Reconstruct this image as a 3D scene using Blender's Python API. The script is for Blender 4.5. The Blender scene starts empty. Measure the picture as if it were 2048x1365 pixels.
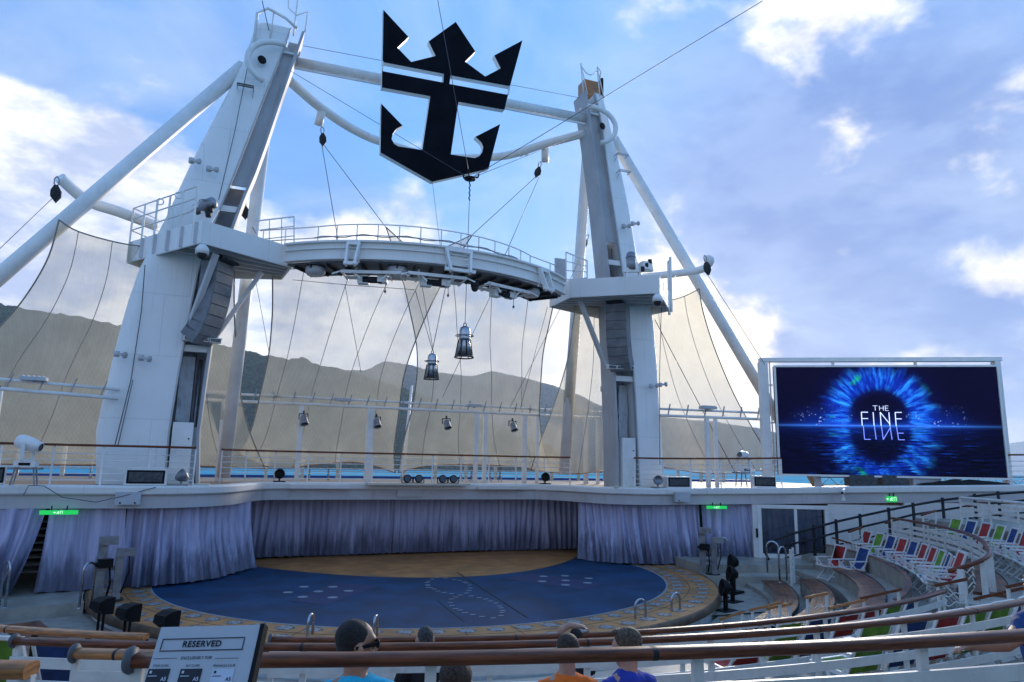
import bpy, bmesh, math, random
from mathutils import Vector, Matrix, noise
random.seed(7)
R = math.radians
sc = bpy.context.scene
COL = sc.collection

# ---------------------------------------------------------------- camera
cam_d = bpy.data.cameras.new('camera')
cam = bpy.data.objects.new('camera', cam_d); COL.objects.link(cam)
PITCH, ROLL, YAW = R(10.0), R(1.03), R(21.7)
f_ = Vector((math.sin(YAW)*math.cos(PITCH), math.cos(YAW)*math.cos(PITCH), math.sin(PITCH)))
r_ = Vector((math.cos(YAW), -math.sin(YAW), 0)); u_ = r_.cross(f_)
r2 = math.cos(ROLL)*r_ + math.sin(ROLL)*u_; u2 = -math.sin(ROLL)*r_ + math.cos(ROLL)*u_
cam.matrix_world = Matrix(((r2.x,u2.x,-f_.x,-6.1),(r2.y,u2.y,-f_.y,0),(r2.z,u2.z,-f_.z,3.53),(0,0,0,1)))
cam_d.sensor_width = 36; cam_d.lens = 36*1394/2048
cam_d.clip_start = .05; cam_d.clip_end = 40000
sc.camera = cam

# ---------------------------------------------------------------- sky, sun, exposure
SUN_AZ, SUN_EL = R(41), R(12)        # azimuth measured from +Y towards +X
w = bpy.data.worlds.new('World'); sc.world = w; w.use_nodes = True
nt = w.node_tree; nt.nodes.clear()
class NG:
    """small helper to write node graphs"""
    def __init__(s, nt): s.nt = nt
    def n(s, t, **k):
        x = s.nt.nodes.new(t)
        for a, b in k.items(): setattr(x, a, b)
        return x
    def put(s, sock, v):
        if hasattr(v, 'bl_idname') or hasattr(v, 'is_output'): s.nt.links.new(v, sock)
        else: sock.default_value = v
    def m(s, op, a, b=0.0, c=0.0, clamp=False):
        x = s.n('ShaderNodeMath', operation=op); x.use_clamp = clamp
        s.put(x.inputs[0], a); s.put(x.inputs[1], b); s.put(x.inputs[2], c)
        return x.outputs[0]
    def vm(s, op, a, b=(0,0,0)):
        x = s.n('ShaderNodeVectorMath', operation=op); s.put(x.inputs[0], a)
        if op == 'SCALE': s.put(x.inputs[3], b)
        else: s.put(x.inputs[1], b)
        return x.outputs['Value'] if op in ('DOT_PRODUCT','LENGTH') else x.outputs[0]
    def mix(s, f, a, b, t='MIX'):
        x = s.n('ShaderNodeMix', data_type='RGBA', blend_type=t); s.put(x.inputs[0], f)
        s.put(x.inputs[6], a); s.put(x.inputs[7], b); return x.outputs[2]
    def noise(s, v, scale, detail=5, rough=.55, dist=0.0):
        x = s.n('ShaderNodeTexNoise'); s.put(x.inputs['Vector'], v); x.inputs['Scale'].default_value = scale
        x.inputs['Detail'].default_value = detail; x.inputs['Roughness'].default_value = rough; x.inputs['Distortion'].default_value = dist
        return x.outputs['Fac']
    def step(s, v, a, b):
        x = s.n('ShaderNodeMapRange', interpolation_type='SMOOTHSTEP'); s.put(x.inputs[0], v)
        s.put(x.inputs[1], a); s.put(x.inputs[2], b); return x.outputs[0]
    def sep(s, v):
        x = s.n('ShaderNodeSeparateXYZ'); s.put(x.inputs[0], v); return x.outputs
    def comb(s, a, b, c):
        x = s.n('ShaderNodeCombineXYZ'); s.put(x.inputs[0], a); s.put(x.inputs[1], b); s.put(x.inputs[2], c); return x.outputs[0]
g = NG(nt)
sky = g.n('ShaderNodeTexSky', sky_type='NISHITA', sun_disc=False)
sky.sun_elevation = SUN_EL; sky.sun_rotation = SUN_AZ; sky.altitude = 0; sky.air_density = 1.0; sky.dust_density = .6; sky.ozone_density = 2.2
tc = g.n('ShaderNodeTexCoord'); D = tc.outputs['Generated']
dx, dy, dz = g.sep(D)
sund = (math.sin(SUN_AZ)*math.cos(SUN_EL), math.cos(SUN_AZ)*math.cos(SUN_EL), math.sin(SUN_EL))
nearsun = g.vm('DOT_PRODUCT', D, sund)
# low puffy cumulus over the hills
warp = g.vm('ADD', D, (3.1, 1.7, .4))
cum = g.noise(g.vm('MULTIPLY', warp, (1, 1, 1.5)), 4.6, 9, .56, .15)
low = g.m('SUBTRACT', 1.0, g.step(dz, .18, .50))
def bank(d, w):                       # a bank of cumulus around one direction
    return g.step(g.vm('DOT_PRODUCT', D, d), 1-w, 1.0)
banks = g.m('ADD', g.m('ADD', g.m('MULTIPLY', bank((-.20,.94,.27), .040), .26), g.m('MULTIPLY', bank((.13,.97,.16), .045), .22)), g.m('ADD', g.m('MULTIPLY', bank((.52,.84,.09), .045), .24), g.m('MULTIPLY', bank((.70,.48,.53), .035), .21)))
cmask = g.step(g.m('ADD', g.m('ADD', cum, banks), g.m('MULTIPLY', g.m('SUBTRACT', low, .72), .22)), .49, .64)
# high thin sheet, flattened by distance
pl = g.vm('SCALE', D, g.m('DIVIDE', 1.0, g.m('ADD', g.m('MAXIMUM', dz, 0.0), .22)))
sheet = g.noise(g.vm('MULTIPLY', g.vm('ADD', pl, (5.3, 2.2, 0)), (1, .7, 1)), .75, 6, .5, .3)
smask = g.step(sheet, .38, .66)
wisp = g.step(g.noise(g.vm('ADD', pl, (1.0, 8.4, 0)), 1.7, 8, .62, .5), .44, .70)
shade = g.noise(g.vm('MULTIPLY', warp, (1, 1, 2.2)), 7.0, 6, .6)
glow = g.m('POWER', g.m('MAXIMUM', nearsun, 0.0), 22.0)
cloud_lit = g.mix(g.step(shade, .36, .62), (2.3, 2.65, 3.7, 1), (5.2, 5.15, 5.15, 1))
cloud_lit = g.mix(g.m('MULTIPLY', glow, 1.0, clamp=True), cloud_lit, (7.4, 6.5, 4.9, 1))
blue = g.mix(.80, sky.outputs[0], (.55, 1.85, 4.4, 1))
smask = g.m('MAXIMUM', smask, g.step(g.vm('DOT_PRODUCT', D, (.74,.62,.26)), .90, .99))
c = g.mix(g.m('MULTIPLY', smask, .80), blue, g.mix(g.step(shade, .38, .62), (.90, 1.28, 2.65, 1), (1.42, 1.86, 3.2, 1)))
c = g.mix(g.m('MULTIPLY', wisp, .36), c, (2.9, 3.5, 4.3, 1))
c = g.mix(g.m('MULTIPLY', cmask, .92), c, cloud_lit)
bg = g.n('ShaderNodeBackground'); g.put(bg.inputs[0], c); bg.inputs[1].default_value = .085
wo = g.n('ShaderNodeOutputWorld'); nt.links.new(bg.outputs[0], wo.inputs[0])

sun_d = bpy.data.lights.new('sun', 'SUN'); sun_d.energy = 1.4; sun_d.angle = R(18); sun_d.color = (1, .9, .78)
sun = bpy.data.objects.new('sun', sun_d); COL.objects.link(sun)
sun.rotation_euler = Vector(sund).to_track_quat('Z', 'Y').to_euler()
sc.view_settings.view_transform = 'Standard'; sc.view_settings.look = 'None'
sc.view_settings.exposure = 1.6; sc.view_settings.gamma = 1.0
sc.cycles.use_denoising = True
sc.cycles.max_bounces = 8; sc.cycles.transparent_max_bounces = 24; sc.cycles.volume_bounces = 1

# ---------------------------------------------------------------- helpers
def origin(o):
    v = Vector((0,0,0))
    while o: v = v + o.location; o = o.parent
    return v
def tag(o, label=None, cat=None, group=None, kind=None):
    if label: o['label'] = label
    if cat: o['category'] = cat
    if group: o['group'] = group
    if kind: o['kind'] = kind
    return o
def thing(name, label, cat, loc=(0,0,0), group=None):
    o = bpy.data.objects.new(name, None); COL.objects.link(o); o.location = loc; o.empty_display_size = .2
    return tag(o, label, cat, group)
def link(name, me, mat, parent=None):
    o = bpy.data.objects.new(name, me); COL.objects.link(o)
    if mat and not me.materials: me.materials.append(mat)
    o.parent = parent
    return o
def copy_tree(o, parent=None):
    c = o.copy(); COL.objects.link(c); c.parent = parent
    for ch in o.children: copy_tree(ch, c)
    return c
ORD = ['first','second','third','fourth','fifth','sixth','seventh','eighth','ninth','tenth','eleventh','twelfth','thirteenth','fourteenth','fifteenth','sixteenth','seventeenth','eighteenth','nineteenth','twentieth']
def frame(d, up=(0,0,1)):
    d = Vector(d).normalized(); up = Vector(up)
    if abs(d.dot(up)) > .98: up = Vector((0,1,0))
    a = d.cross(up).normalized(); return a, a.cross(d).normalized(), d
class MB:
    def __init__(s): s.v = []; s.f = []; s.sm = []
    def add(s, vs, fs, smooth=False):
        k = len(s.v); s.v += [tuple(v) for v in vs]
        s.f += [tuple(i+k for i in f) for f in fs]; s.sm += [smooth]*len(fs); return s
    def box(s, c, d, rz=0.0, M=None):
        x, y, z = d[0]/2, d[1]/2, d[2]/2
        vs = [Vector((a*x, b*y, e*z)) for a in (-1,1) for b in (-1,1) for e in (-1,1)]
        if M is None: M = Matrix.Rotation(rz, 3, 'Z')
        c = Vector(c); vs = [M @ v + c for v in vs]
        return s.add(vs, [(0,1,3,2),(4,6,7,5),(0,4,5,1),(2,3,7,6),(0,2,6,4),(1,5,7,3)])
    def bar(s, a, b, w, h, up=(0,0,1)):
        a, b = Vector(a), Vector(b); r, u, d = frame(b-a, up)
        vs = [q + r*(i*w/2) + u*(j*h/2) for q in (a, b) for i, j in ((-1,-1),(1,-1),(1,1),(-1,1))]
        return s.add(vs, [(3,2,1,0),(4,5,6,7),(0,1,5,4),(1,2,6,5),(2,3,7,6),(3,0,4,7)])
    def tube(s, pts, r, n=10, cap=True, closed=False):
        pts = [Vector(q) for q in pts]; N = len(pts); rr = r if isinstance(r, (list, tuple)) else [r]*N
        vs = []; prev = None
        for i, q in enumerate(pts):
            d = (pts[(i+1) % N] - pts[i-1]) if closed else (pts[min(i+1, N-1)] - pts[max(i-1, 0)])
            a, b, d = frame(d)
            if prev is not None:
                a = (prev - d*prev.dot(d)).normalized(); b = a.cross(d) * 1.0
            prev = a
            vs += [q + (a*math.cos(2*math.pi*k/n) + b*math.sin(2*math.pi*k/n))*rr[i] for k in range(n)]
        fs = [(i*n+k, i*n+(k+1) % n, ((i+1) % N)*n+(k+1) % n, ((i+1) % N)*n+k) for i in range(N if closed else N-1) for k in range(n)]
        s.add(vs, fs, True)
        if cap and not closed:
            m = len(s.v) - len(vs); s.f += [tuple(m+k for k in reversed(range(n))), tuple(m+(N-1)*n+k for k in range(n))]; s.sm += [False]*2
        return s
    def lathe(s, prof, c, axis=(0,0,1), n=16, smooth=True):
        a, b, d = frame(axis); c = Vector(c)
        vs = [c + d*z + (a*math.cos(2*math.pi*k/n) + b*math.sin(2*math.pi*k/n))*r for r, z in prof for k in range(n)]
        return s.add(vs, [(i*n+k, i*n+(k+1) % n, (i+1)*n+(k+1) % n, (i+1)*n+k) for i in range(len(prof)-1) for k in range(n)], smooth)
    def prism(s, poly, ext, smooth=False):
        """poly: list of points (3D); ext: extrusion vector"""
        n = len(poly); e = Vector(ext); vs = [Vector(q) for q in poly] + [Vector(q)+e for q in poly]
        return s.add(vs, [tuple(reversed(range(n))), tuple(range(n, 2*n))] + [(i, (i+1) % n, n+(i+1) % n, n+i) for i in range(n)])
    def grid(s, rows, smooth=True, closed=False):
        n = len(rows[0]); vs = [v for r in rows for v in r]; m = n if closed else n-1
        return s.add(vs, [(i*n+k, i*n+(k+1) % n, (i+1)*n+(k+1) % n, (i+1)*n+k) for i in range(len(rows)-1) for k in range(m)], smooth)
    def sweep(s, prof, path, closed_prof=True, smooth=False):
        """prof: (side, up) pairs; path: horizontal-ish points"""
        path = [Vector(q) for q in path]; N = len(path); rows = []
        for i, q in enumerate(path):
            d = path[min(i+1, N-1)] - path[max(i-1, 0)]; r = Vector((d.y, -d.x, 0)).normalized()
            rows.append([q + r*a + Vector((0,0,b)) for a, b in prof])
        s.grid(rows, smooth, closed_prof); n = len(prof); k = len(s.v) - N*n
        if closed_prof: s.f += [tuple(k+j for j in reversed(range(n))), tuple(k+(N-1)*n+j for j in range(n))]; s.sm += [False]*2
        return s
    def ellipsoid(s, c, d, n=12, m=8, M=None):
        c = Vector(c); vs = []
        for i in range(m+1):
            t = math.pi*i/m
            for k in range(n):
                ph = 2*math.pi*k/n; q = Vector((d[0]*math.sin(t)*math.cos(ph), d[1]*math.sin(t)*math.sin(ph), d[2]*math.cos(t)))
                vs.append(c + (M @ q if M else q))
        return s.add(vs, [(i*n+k, (i+1)*n+k, (i+1)*n+(k+1) % n, i*n+(k+1) % n) for i in range(m) for k in range(n)], True)
    def mesh(s, name, org=(0,0,0)):
        o = Vector(org); me = bpy.data.meshes.new(name)
        me.from_pydata([tuple(Vector(v)-o) for v in s.v], [], s.f); me.polygons.foreach_set('use_smooth', s.sm)
        me.validate(); bm = bmesh.new(); bm.from_mesh(me); bmesh.ops.recalc_face_normals(bm, faces=bm.faces); bm.to_mesh(me); bm.free()
        return me
    def build(s, name, mat, parent=None):
        return link(name, s.mesh(name, origin(parent)), mat, parent)
def box(c, d, rz=0.0): return MB().box(c, d, rz)
def bar(a, b, w, h=None, up=(0,0,1)): return MB().bar(a, b, w, h or w, up)
def tube(p, r, n=10): return MB().tube(p, r, n)
def lerp(a, b, t): return tuple(x + (y-x)*t for x, y in zip(a, b))
def smoothpath(P, k=6):
    """Catmull-Rom through the points"""
    P = [Vector(q) for q in P]; out = []
    for i in range(len(P)-1):
        a, b, c_, d = P[max(i-1,0)], P[i], P[i+1], P[min(i+2, len(P)-1)]
        for j in range(k):
            t = j/k; out.append(.5*((2*b) + (c_-a)*t + (2*a-5*b+4*c_-d)*t*t + (3*b-3*c_+d-a)*t**3))
    return out + [P[-1]]
def pol(r, a, z): return (r*math.sin(R(a)), 23 - r*math.cos(R(a)), z)     # around the stage centre, a = 0 towards the seats
def arc(r, a0, a1, z, n): return [pol(r, a0+(a1-a0)*i/n, z) for i in range(n+1)]

# ---------------------------------------------------------------- materials
def mat(name, col, rough=.5, metal=0.0, var=.06, scale=3.0, bump=0.0, bscale=40, spec=.5, dirt=None, coat=0.0, stretch=(1,1,1), sheen=0.0):
    m = bpy.data.materials.new(name); m.use_nodes = True; g = NG(m.node_tree); b = m.node_tree.nodes['Principled BSDF']
    tcn = g.n('ShaderNodeTexCoord'); v = g.vm('MULTIPLY', tcn.outputs['Object'], stretch)
    n1 = g.noise(v, scale, 6, .6)
    lo = tuple(max(0, x*(1-var*2.2)) for x in col) + (1,); hi = tuple(min(1, x*(1+var*1.4)) for x in col) + (1,)
    cc = g.mix(g.step(n1, .3, .7), lo, hi)
    if dirt:
        dm = g.step(g.noise(g.vm('MULTIPLY', tcn.outputs['Object'], dirt[2]), dirt[1], 8, .68), .52, .72)
        cc = g.mix(g.m('MULTIPLY', dm, dirt[3]), cc, tuple(dirt[0]) + (1,))
    g.put(b.inputs['Base Color'], cc); g.put(b.inputs['Roughness'], g.m('ADD', rough - .08, g.m('MULTIPLY', n1, .16)))
    b.inputs['Metallic'].default_value = metal; b.inputs['Specular IOR Level'].default_value = spec
    b.inputs['Coat Weight'].default_value = coat; b.inputs['Coat Roughness'].default_value = .12
    if sheen: b.inputs['Sheen Weight'].default_value = sheen
    if bump:
        bn = g.n('ShaderNodeBump'); bn.inputs['Strength'].default_value = bump; bn.inputs['Distance'].default_value = .02
        g.put(bn.inputs['Height'], g.noise(v, bscale, 4, .6)); g.put(b.inputs['Normal'], bn.outputs[0])
    return m
M = {}
M['white'] = mat('white_paint', (.74,.76,.78), .42, var=.03, scale=.9, bump=.12, bscale=2.2, dirt=((.42,.38,.32), 1.6, (3,3,.35), .30))
M['mastwhite'] = mat('mast_white', (.80,.83,.86), .34, var=.03, scale=.5, bump=.35, bscale=.9, dirt=((.50,.48,.44), 1.3, (3.5,3.5,.22), .32))
M['clean'] = mat('white_enamel', (.85,.82,.77), .38, var=.04, scale=1.5, dirt=((.42,.36,.28), 2.2, (3,3,.8), .22))
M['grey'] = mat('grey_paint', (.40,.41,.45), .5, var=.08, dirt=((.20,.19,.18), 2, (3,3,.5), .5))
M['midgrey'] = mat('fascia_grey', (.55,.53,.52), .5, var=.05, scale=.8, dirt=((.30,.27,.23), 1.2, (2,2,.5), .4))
M['dark'] = mat('dark_steel', (.028,.028,.031), .6, var=.2, spec=.25)
M['black'] = mat('black_metal', (.007,.007,.008), .55, var=.2, spec=.2)
M['emblem'] = mat('black_emblem', (.004,.004,.008), .6, var=.3, scale=1.2, spec=.08, bump=.2, bscale=3)
M['steel'] = mat('brushed_steel', (.50,.51,.53), .28, 1.0, var=.1)
M['greysteel'] = mat('galvanised', (.30,.31,.33), .45, .7, var=.15)
M['cable'] = mat('cable', (.10,.10,.12), .5, .3)
M['wood'] = mat('varnished_rail', (.175,.050,.018), .38, var=.25, scale=9, bump=.04, bscale=30, coat=.06, spec=.28, stretch=(.35,1,6))
M['woodlight'] = mat('worn_rail', (.46,.175,.045), .34, var=.22, scale=9, bump=.04, bscale=30, coat=.25, stretch=(.35,1,6))
M['bench'] = mat('bench_teak', (.24,.085,.036), .38, var=.35, scale=2.5, bump=.15, bscale=25, coat=.10, spec=.35, dirt=((.07,.03,.018), 2.2, (1,1,1), .6))
M['slat'] = mat('bench_white', (.76,.73,.67), .45, var=.05, dirt=((.45,.36,.28), 3, (2,2,1), .35))
M['concrete'] = mat('terrace_floor', (.40,.36,.30), .38, var=.12, scale=1.1, bump=.2, bscale=60, dirt=((.16,.15,.13), .9, (1,1,1), .6))
M['riser'] = mat('riser_paint', (.34,.30,.25), .6, var=.1, dirt=((.14,.11,.09), 2, (1,1,.3), .5))
M['pit'] = mat('stage_side', (.74,.76,.76), .4, var=.06, dirt=((.25,.25,.25), 1.2, (1,1,.3), .4))
M['tan'] = mat('stage_tan', (.48,.21,.062), .55, var=.14, scale=1.4, bump=.25, bscale=55, dirt=((.20,.100,.040), .8, (1,1,1), .45))
M['tandark'] = mat('stage_rim', (.16,.090,.045), .55, var=.2, dirt=((.04,.03,.02), 2, (1,1,1), .6))
M['pool'] = mat('pool_blue', (.009,.050,.120), .6, var=.18, scale=.9, bump=.35, bscale=70, spec=.25, dirt=((.022,.075,.16), .7, (1,1,1), .45))
M['poolnavy'] = mat('pool_navy', (.012,.028,.105), .6, var=.14, bump=.3, bscale=70)
M['marker'] = mat('floor_marker', (.27,.31,.34), .5, var=.12)
M['grate'] = mat('floor_grate', (.33,.34,.35), .5, .2, var=.25, scale=12)
M['seam'] = mat('floor_seam', (.02,.02,.022), .8)
M['redfab'] = mat('red_sling', (.42,.030,.028), .8, var=.14, scale=5, bump=.3, bscale=160)
M['greenfab'] = mat('lime_sling', (.17,.34,.030), .8, var=.14, scale=5, bump=.3, bscale=160)
M['navyfab'] = mat('navy_sling', (.016,.055,.20), .8, var=.16, scale=5, bump=.3, bscale=160)
M['skin'] = mat('skin', (.52,.29,.20), .5, var=.10, scale=9, bump=.08, bscale=180)
M['skintan'] = mat('skin_tanned', (.42,.205,.125), .5, var=.10, scale=9, bump=.08, bscale=180)
M['hairdark'] = mat('hair_dark', (.020,.014,.010), .6, var=.35, scale=60, bump=.9, bscale=260)
M['hairgrey'] = mat('hair_grey', (.085,.080,.075), .65, var=.35, scale=60, bump=.9, bscale=260)
M['hairbrown'] = mat('hair_brown', (.075,.042,.022), .6, var=.35, scale=60, bump=.9, bscale=260)
M['hairblond'] = mat('hair_fair', (.15,.105,.06), .6, var=.35, scale=60, bump=.9, bscale=260)
M['cyan'] = mat('cyan_shirt', (.015,.46,.66), .85, var=.10, scale=8, bump=.2, bscale=200)
M['orange'] = mat('orange_shirt', (.88,.165,.012), .85, var=.10, scale=8, bump=.2, bscale=200)
M['royal'] = mat('blue_shirt', (.020,.045,.36), .85, var=.12, scale=8, bump=.2, bscale=200)
M['blackcloth'] = mat('black_shirt', (.012,.012,.014), .9, var=.2, scale=8)
M['khaki'] = mat('shorts', (.10,.10,.13), .9, var=.12)
M['signboard'] = mat('sign_face', (.52,.52,.54), .6, var=.02)
M['ink'] = mat('sign_ink', (.012,.014,.025), .6)
M['card'] = mat('sign_card', (.62,.66,.76), .5)
M['deckteak'] = mat('deck_planks', (.30,.19,.11), .6, var=.2, stretch=(1,8,1))
M['bluestrip'] = mat('blue_coaming', (.02,.09,.36), .5)
M['cream'] = mat('cream_post', (.66,.60,.48), .5, var=.05)
M['silver'] = mat('cabinet_grey', (.50,.52,.54), .45, var=.05, dirt=((.3,.3,.3), 2, (1,1,.4), .3))

def curtain_mat():
    m = bpy.data.materials.new('stage_curtain'); m.use_nodes = True; g = NG(m.node_tree); b = m.node_tree.nodes['Principled BSDF']
    o = g.n('ShaderNodeTexCoord').outputs['Object']; x, y, z = g.sep(o)
    n = g.noise(g.vm('MULTIPLY', o, (2.4,2.4,.10)), 3.5, 7, .66); fine = g.noise(o, 45, 4, .7)
    # splash-marked lower part: water stains with a ragged upper edge
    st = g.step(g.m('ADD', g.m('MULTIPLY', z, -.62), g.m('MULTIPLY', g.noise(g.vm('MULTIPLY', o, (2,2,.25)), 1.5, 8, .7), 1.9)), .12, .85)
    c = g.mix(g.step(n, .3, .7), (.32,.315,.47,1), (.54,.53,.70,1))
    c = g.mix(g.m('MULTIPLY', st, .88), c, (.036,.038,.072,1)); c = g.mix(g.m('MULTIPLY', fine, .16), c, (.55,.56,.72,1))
    g.put(b.inputs['Base Color'], c); b.inputs['Roughness'].default_value = .40; b.inputs['Metallic'].default_value = .16
    bn = g.n('ShaderNodeBump'); bn.inputs['Strength'].default_value = .25; bn.inputs['Distance'].default_value = .01
    g.put(bn.inputs['Height'], fine); g.put(b.inputs['Normal'], bn.outputs[0]); return m
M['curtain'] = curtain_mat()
def sail_mat():
    m = bpy.data.materials.new('shade_mesh'); m.use_nodes = True; nt = m.node_tree; nt.nodes.clear(); g = NG(nt)
    o = g.n('ShaderNodeTexCoord').outputs['Object']
    c = g.mix(g.step(g.noise(o, .7, 6, .6), .35, .7), (.56,.50,.38,1), (.66,.60,.46,1))
    d = g.n('ShaderNodeBsdfDiffuse'); g.put(d.inputs[0], c); t = g.n('ShaderNodeBsdfTranslucent'); g.put(t.inputs[0], c)
    mx = g.n('ShaderNodeMixShader'); mx.inputs[0].default_value = .5; nt.links.new(d.outputs[0], mx.inputs[1]); nt.links.new(t.outputs[0], mx.inputs[2])
    tr = g.n('ShaderNodeBsdfTransparent'); m2 = g.n('ShaderNodeMixShader')
    wv = g.n('ShaderNodeTexChecker'); wv.inputs['Scale'].default_value = 5.0; g.put(wv.inputs['Vector'], g.vm('MULTIPLY', o, (3,3,3)))
    g.put(m2.inputs[0], g.m('ADD', g.m('ADD', .34, g.m('MULTIPLY', g.noise(g.vm('MULTIPLY', o, (1,1,.3)), 1.6, 8, .65), .26)), g.m('MULTIPLY', wv.outputs['Fac'], .05)))
    nt.links.new(tr.outputs[0], m2.inputs[1]); nt.links.new(mx.outputs[0], m2.inputs[2])
    out = g.n('ShaderNodeOutputMaterial'); nt.links.new(m2.outputs[0], out.inputs[0]); return m
M['sail'] = sail_mat()
M['sailseam'] = mat('sail_seam', (.30,.29,.27), .8)
def emit(name, col, s):
    m = bpy.data.materials.new(name); m.use_nodes = True; b = m.node_tree.nodes['Principled BSDF']
    b.inputs['Base Color'].default_value = (*col, 1); b.inputs['Emission Color'].default_value = (*col, 1); b.inputs['Emission Strength'].default_value = s; return m
M['exitgreen'] = emit('exit_green', (.015,.55,.09), .28)
M['exitwhite'] = emit('exit_white', (.75,1,.8), .35)
M['titlewhite'] = emit('screen_title', (.62,.72,1.0), .42)
M['titleblue'] = emit('screen_title_reflected', (.22,.30,1.0), .38)
def glass_mat():
    m = bpy.data.materials.new('door_glass'); m.use_nodes = True; nt = m.node_tree; nt.nodes.clear(); g = NG(nt)
    t = g.n('ShaderNodeBsdfTransparent'); t.inputs[0].default_value = (.80,.86,.88,1); gl = g.n('ShaderNodeBsdfGlossy'); gl.inputs['Roughness'].default_value = .05
    fr = g.n('ShaderNodeFresnel'); fr.inputs[0].default_value = 1.6; mx = g.n('ShaderNodeMixShader'); nt.links.new(fr.outputs[0], mx.inputs[0])
    nt.links.new(t.outputs[0], mx.inputs[1]); nt.links.new(gl.outputs[0], mx.inputs[2]); out = g.n('ShaderNodeOutputMaterial'); nt.links.new(mx.outputs[0], out.inputs[0]); return m
M['glass'] = glass_mat()
M['lens'] = mat('lens_glass', (.02,.025,.03), .12, spec=.8)
M['grille'] = mat('speaker_grille', (.075,.078,.082), .55, .2, var=.2, scale=9, bump=.5, bscale=160)
M['arraygrey'] = mat('array_grey', (.20,.205,.215), .5, var=.1, bump=.4, bscale=140)
def plated(name, col):
    """painted steel plating: faint weld seams, plate ripple and rust weeping from the seams"""
    m = bpy.data.materials.new(name); m.use_nodes = True; g = NG(m.node_tree); b = m.node_tree.nodes['Principled BSDF']
    o = g.n('ShaderNodeTexCoord').outputs['Object']; x, y, z = g.sep(o)
    br = g.n('ShaderNodeTexBrick'); g.put(br.inputs['Vector'], g.comb(g.m('ADD', x, g.m('MULTIPLY', y, .6)), z, 0.0)); br.inputs['Scale'].default_value = 1.0
    br.inputs['Brick Width'].default_value = 2.3; br.inputs['Row Height'].default_value = 1.9; br.inputs['Mortar Size'].default_value = .012; br.inputs['Mortar Smooth'].default_value = .6; br.offset = .3
    n = g.noise(o, .6, 6, .6); st = g.step(g.noise(g.vm('MULTIPLY', o, (5,5,.22)), 1.5, 8, .7), .55, .74)
    rust = g.step(g.noise(g.vm('MULTIPLY', o, (7,7,.5)), 1.1, 7, .7), .68, .80)
    c = g.mix(g.step(n, .3, .7), (*[v*.95 for v in col],1), (*[min(1,v*1.03) for v in col],1))
    c = g.mix(g.m('MULTIPLY', st, .36), c, (.43,.42,.40,1)); c = g.mix(g.m('MULTIPLY', rust, .42), c, (.34,.22,.13,1)); c = g.mix(g.m('MULTIPLY', br.outputs['Fac'], .30), c, (.42,.42,.42,1))
    g.put(b.inputs['Base Color'], c); g.put(b.inputs['Roughness'], g.m('ADD', .28, g.m('MULTIPLY', n, .2)))
    bn = g.n('ShaderNodeBump'); bn.inputs['Strength'].default_value = .45; bn.inputs['Distance'].default_value = .05
    g.put(bn.inputs['Height'], g.m('SUBTRACT', g.noise(g.vm('MULTIPLY', o, (1,1,.6)), .9, 3, .5), g.m('MULTIPLY', br.outputs['Fac'], .25))); g.put(b.inputs['Normal'], bn.outputs[0]); return m
M['mastwhite'] = plated('mast_plating', (.87,.85,.81)); M['white'] = plated('deck_plating', (.79,.76,.71))
M['capgrey'] = mat('end_cap_grey', (.10,.10,.105), .55, var=.1)
M['gratedark'] = mat('grate_dark', (.13,.125,.12), .6, var=.2)
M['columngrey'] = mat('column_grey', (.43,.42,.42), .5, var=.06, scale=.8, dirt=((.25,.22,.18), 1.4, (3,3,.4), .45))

# ---------------------------------------------------------------- setting: sea, hills, haze
def sea_mat():
    m = bpy.data.materials.new('sea_water'); m.use_nodes = True; g = NG(m.node_tree); b = m.node_tree.nodes['Principled BSDF']
    o = g.n('ShaderNodeTexCoord').outputs['Object']
    c = g.mix(g.step(g.noise(g.vm('MULTIPLY', o, (.002,.004,1)), 1.0, 5, .6), .35, .65), (.05,.34,.46,1), (.12,.48,.56,1))
    g.put(b.inputs['Base Color'], c); b.inputs['Roughness'].default_value = .6; b.inputs['Specular IOR Level'].default_value = 0.0
    bn = g.n('ShaderNodeBump'); bn.inputs['Strength'].default_value = .5; bn.inputs['Distance'].default_value = 1.0
    g.put(bn.inputs['Height'], g.noise(g.vm('MULTIPLY', o, (.12,.25,1)), 1.0, 5, .65)); g.put(b.inputs['Normal'], bn.outputs[0]); return m
SEA = -17.0
tag(MB().add([(-11000,-2000,SEA),(12000,-2000,SEA),(12000,12000,SEA),(-11000,12000,SEA)], [(0,1,2,3)]).build('sea', sea_mat()), 'turquoise bay water beyond the aft railing', kind='structure')
def hill_mat(name, a, b_, sc_):
    m = bpy.data.materials.new(name); m.use_nodes = True; g = NG(m.node_tree); b = m.node_tree.nodes['Principled BSDF']
    o = g.n('ShaderNodeTexCoord').outputs['Object']
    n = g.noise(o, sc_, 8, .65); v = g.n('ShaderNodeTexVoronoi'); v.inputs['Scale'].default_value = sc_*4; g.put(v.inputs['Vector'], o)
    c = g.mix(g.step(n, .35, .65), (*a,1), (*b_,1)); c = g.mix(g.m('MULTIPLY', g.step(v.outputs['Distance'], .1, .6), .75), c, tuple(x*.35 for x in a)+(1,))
    g.put(b.inputs['Base Color'], c); b.inputs['Roughness'].default_value = .95; b.inputs['Specular IOR Level'].default_value = .1
    bn = g.n('ShaderNodeBump'); bn.inputs['Strength'].default_value = 1.0; bn.inputs['Distance'].default_value = 22
    g.put(bn.inputs['Height'], v.outputs['Distance']); g.put(b.inputs['Normal'], bn.outputs[0]); return m
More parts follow.
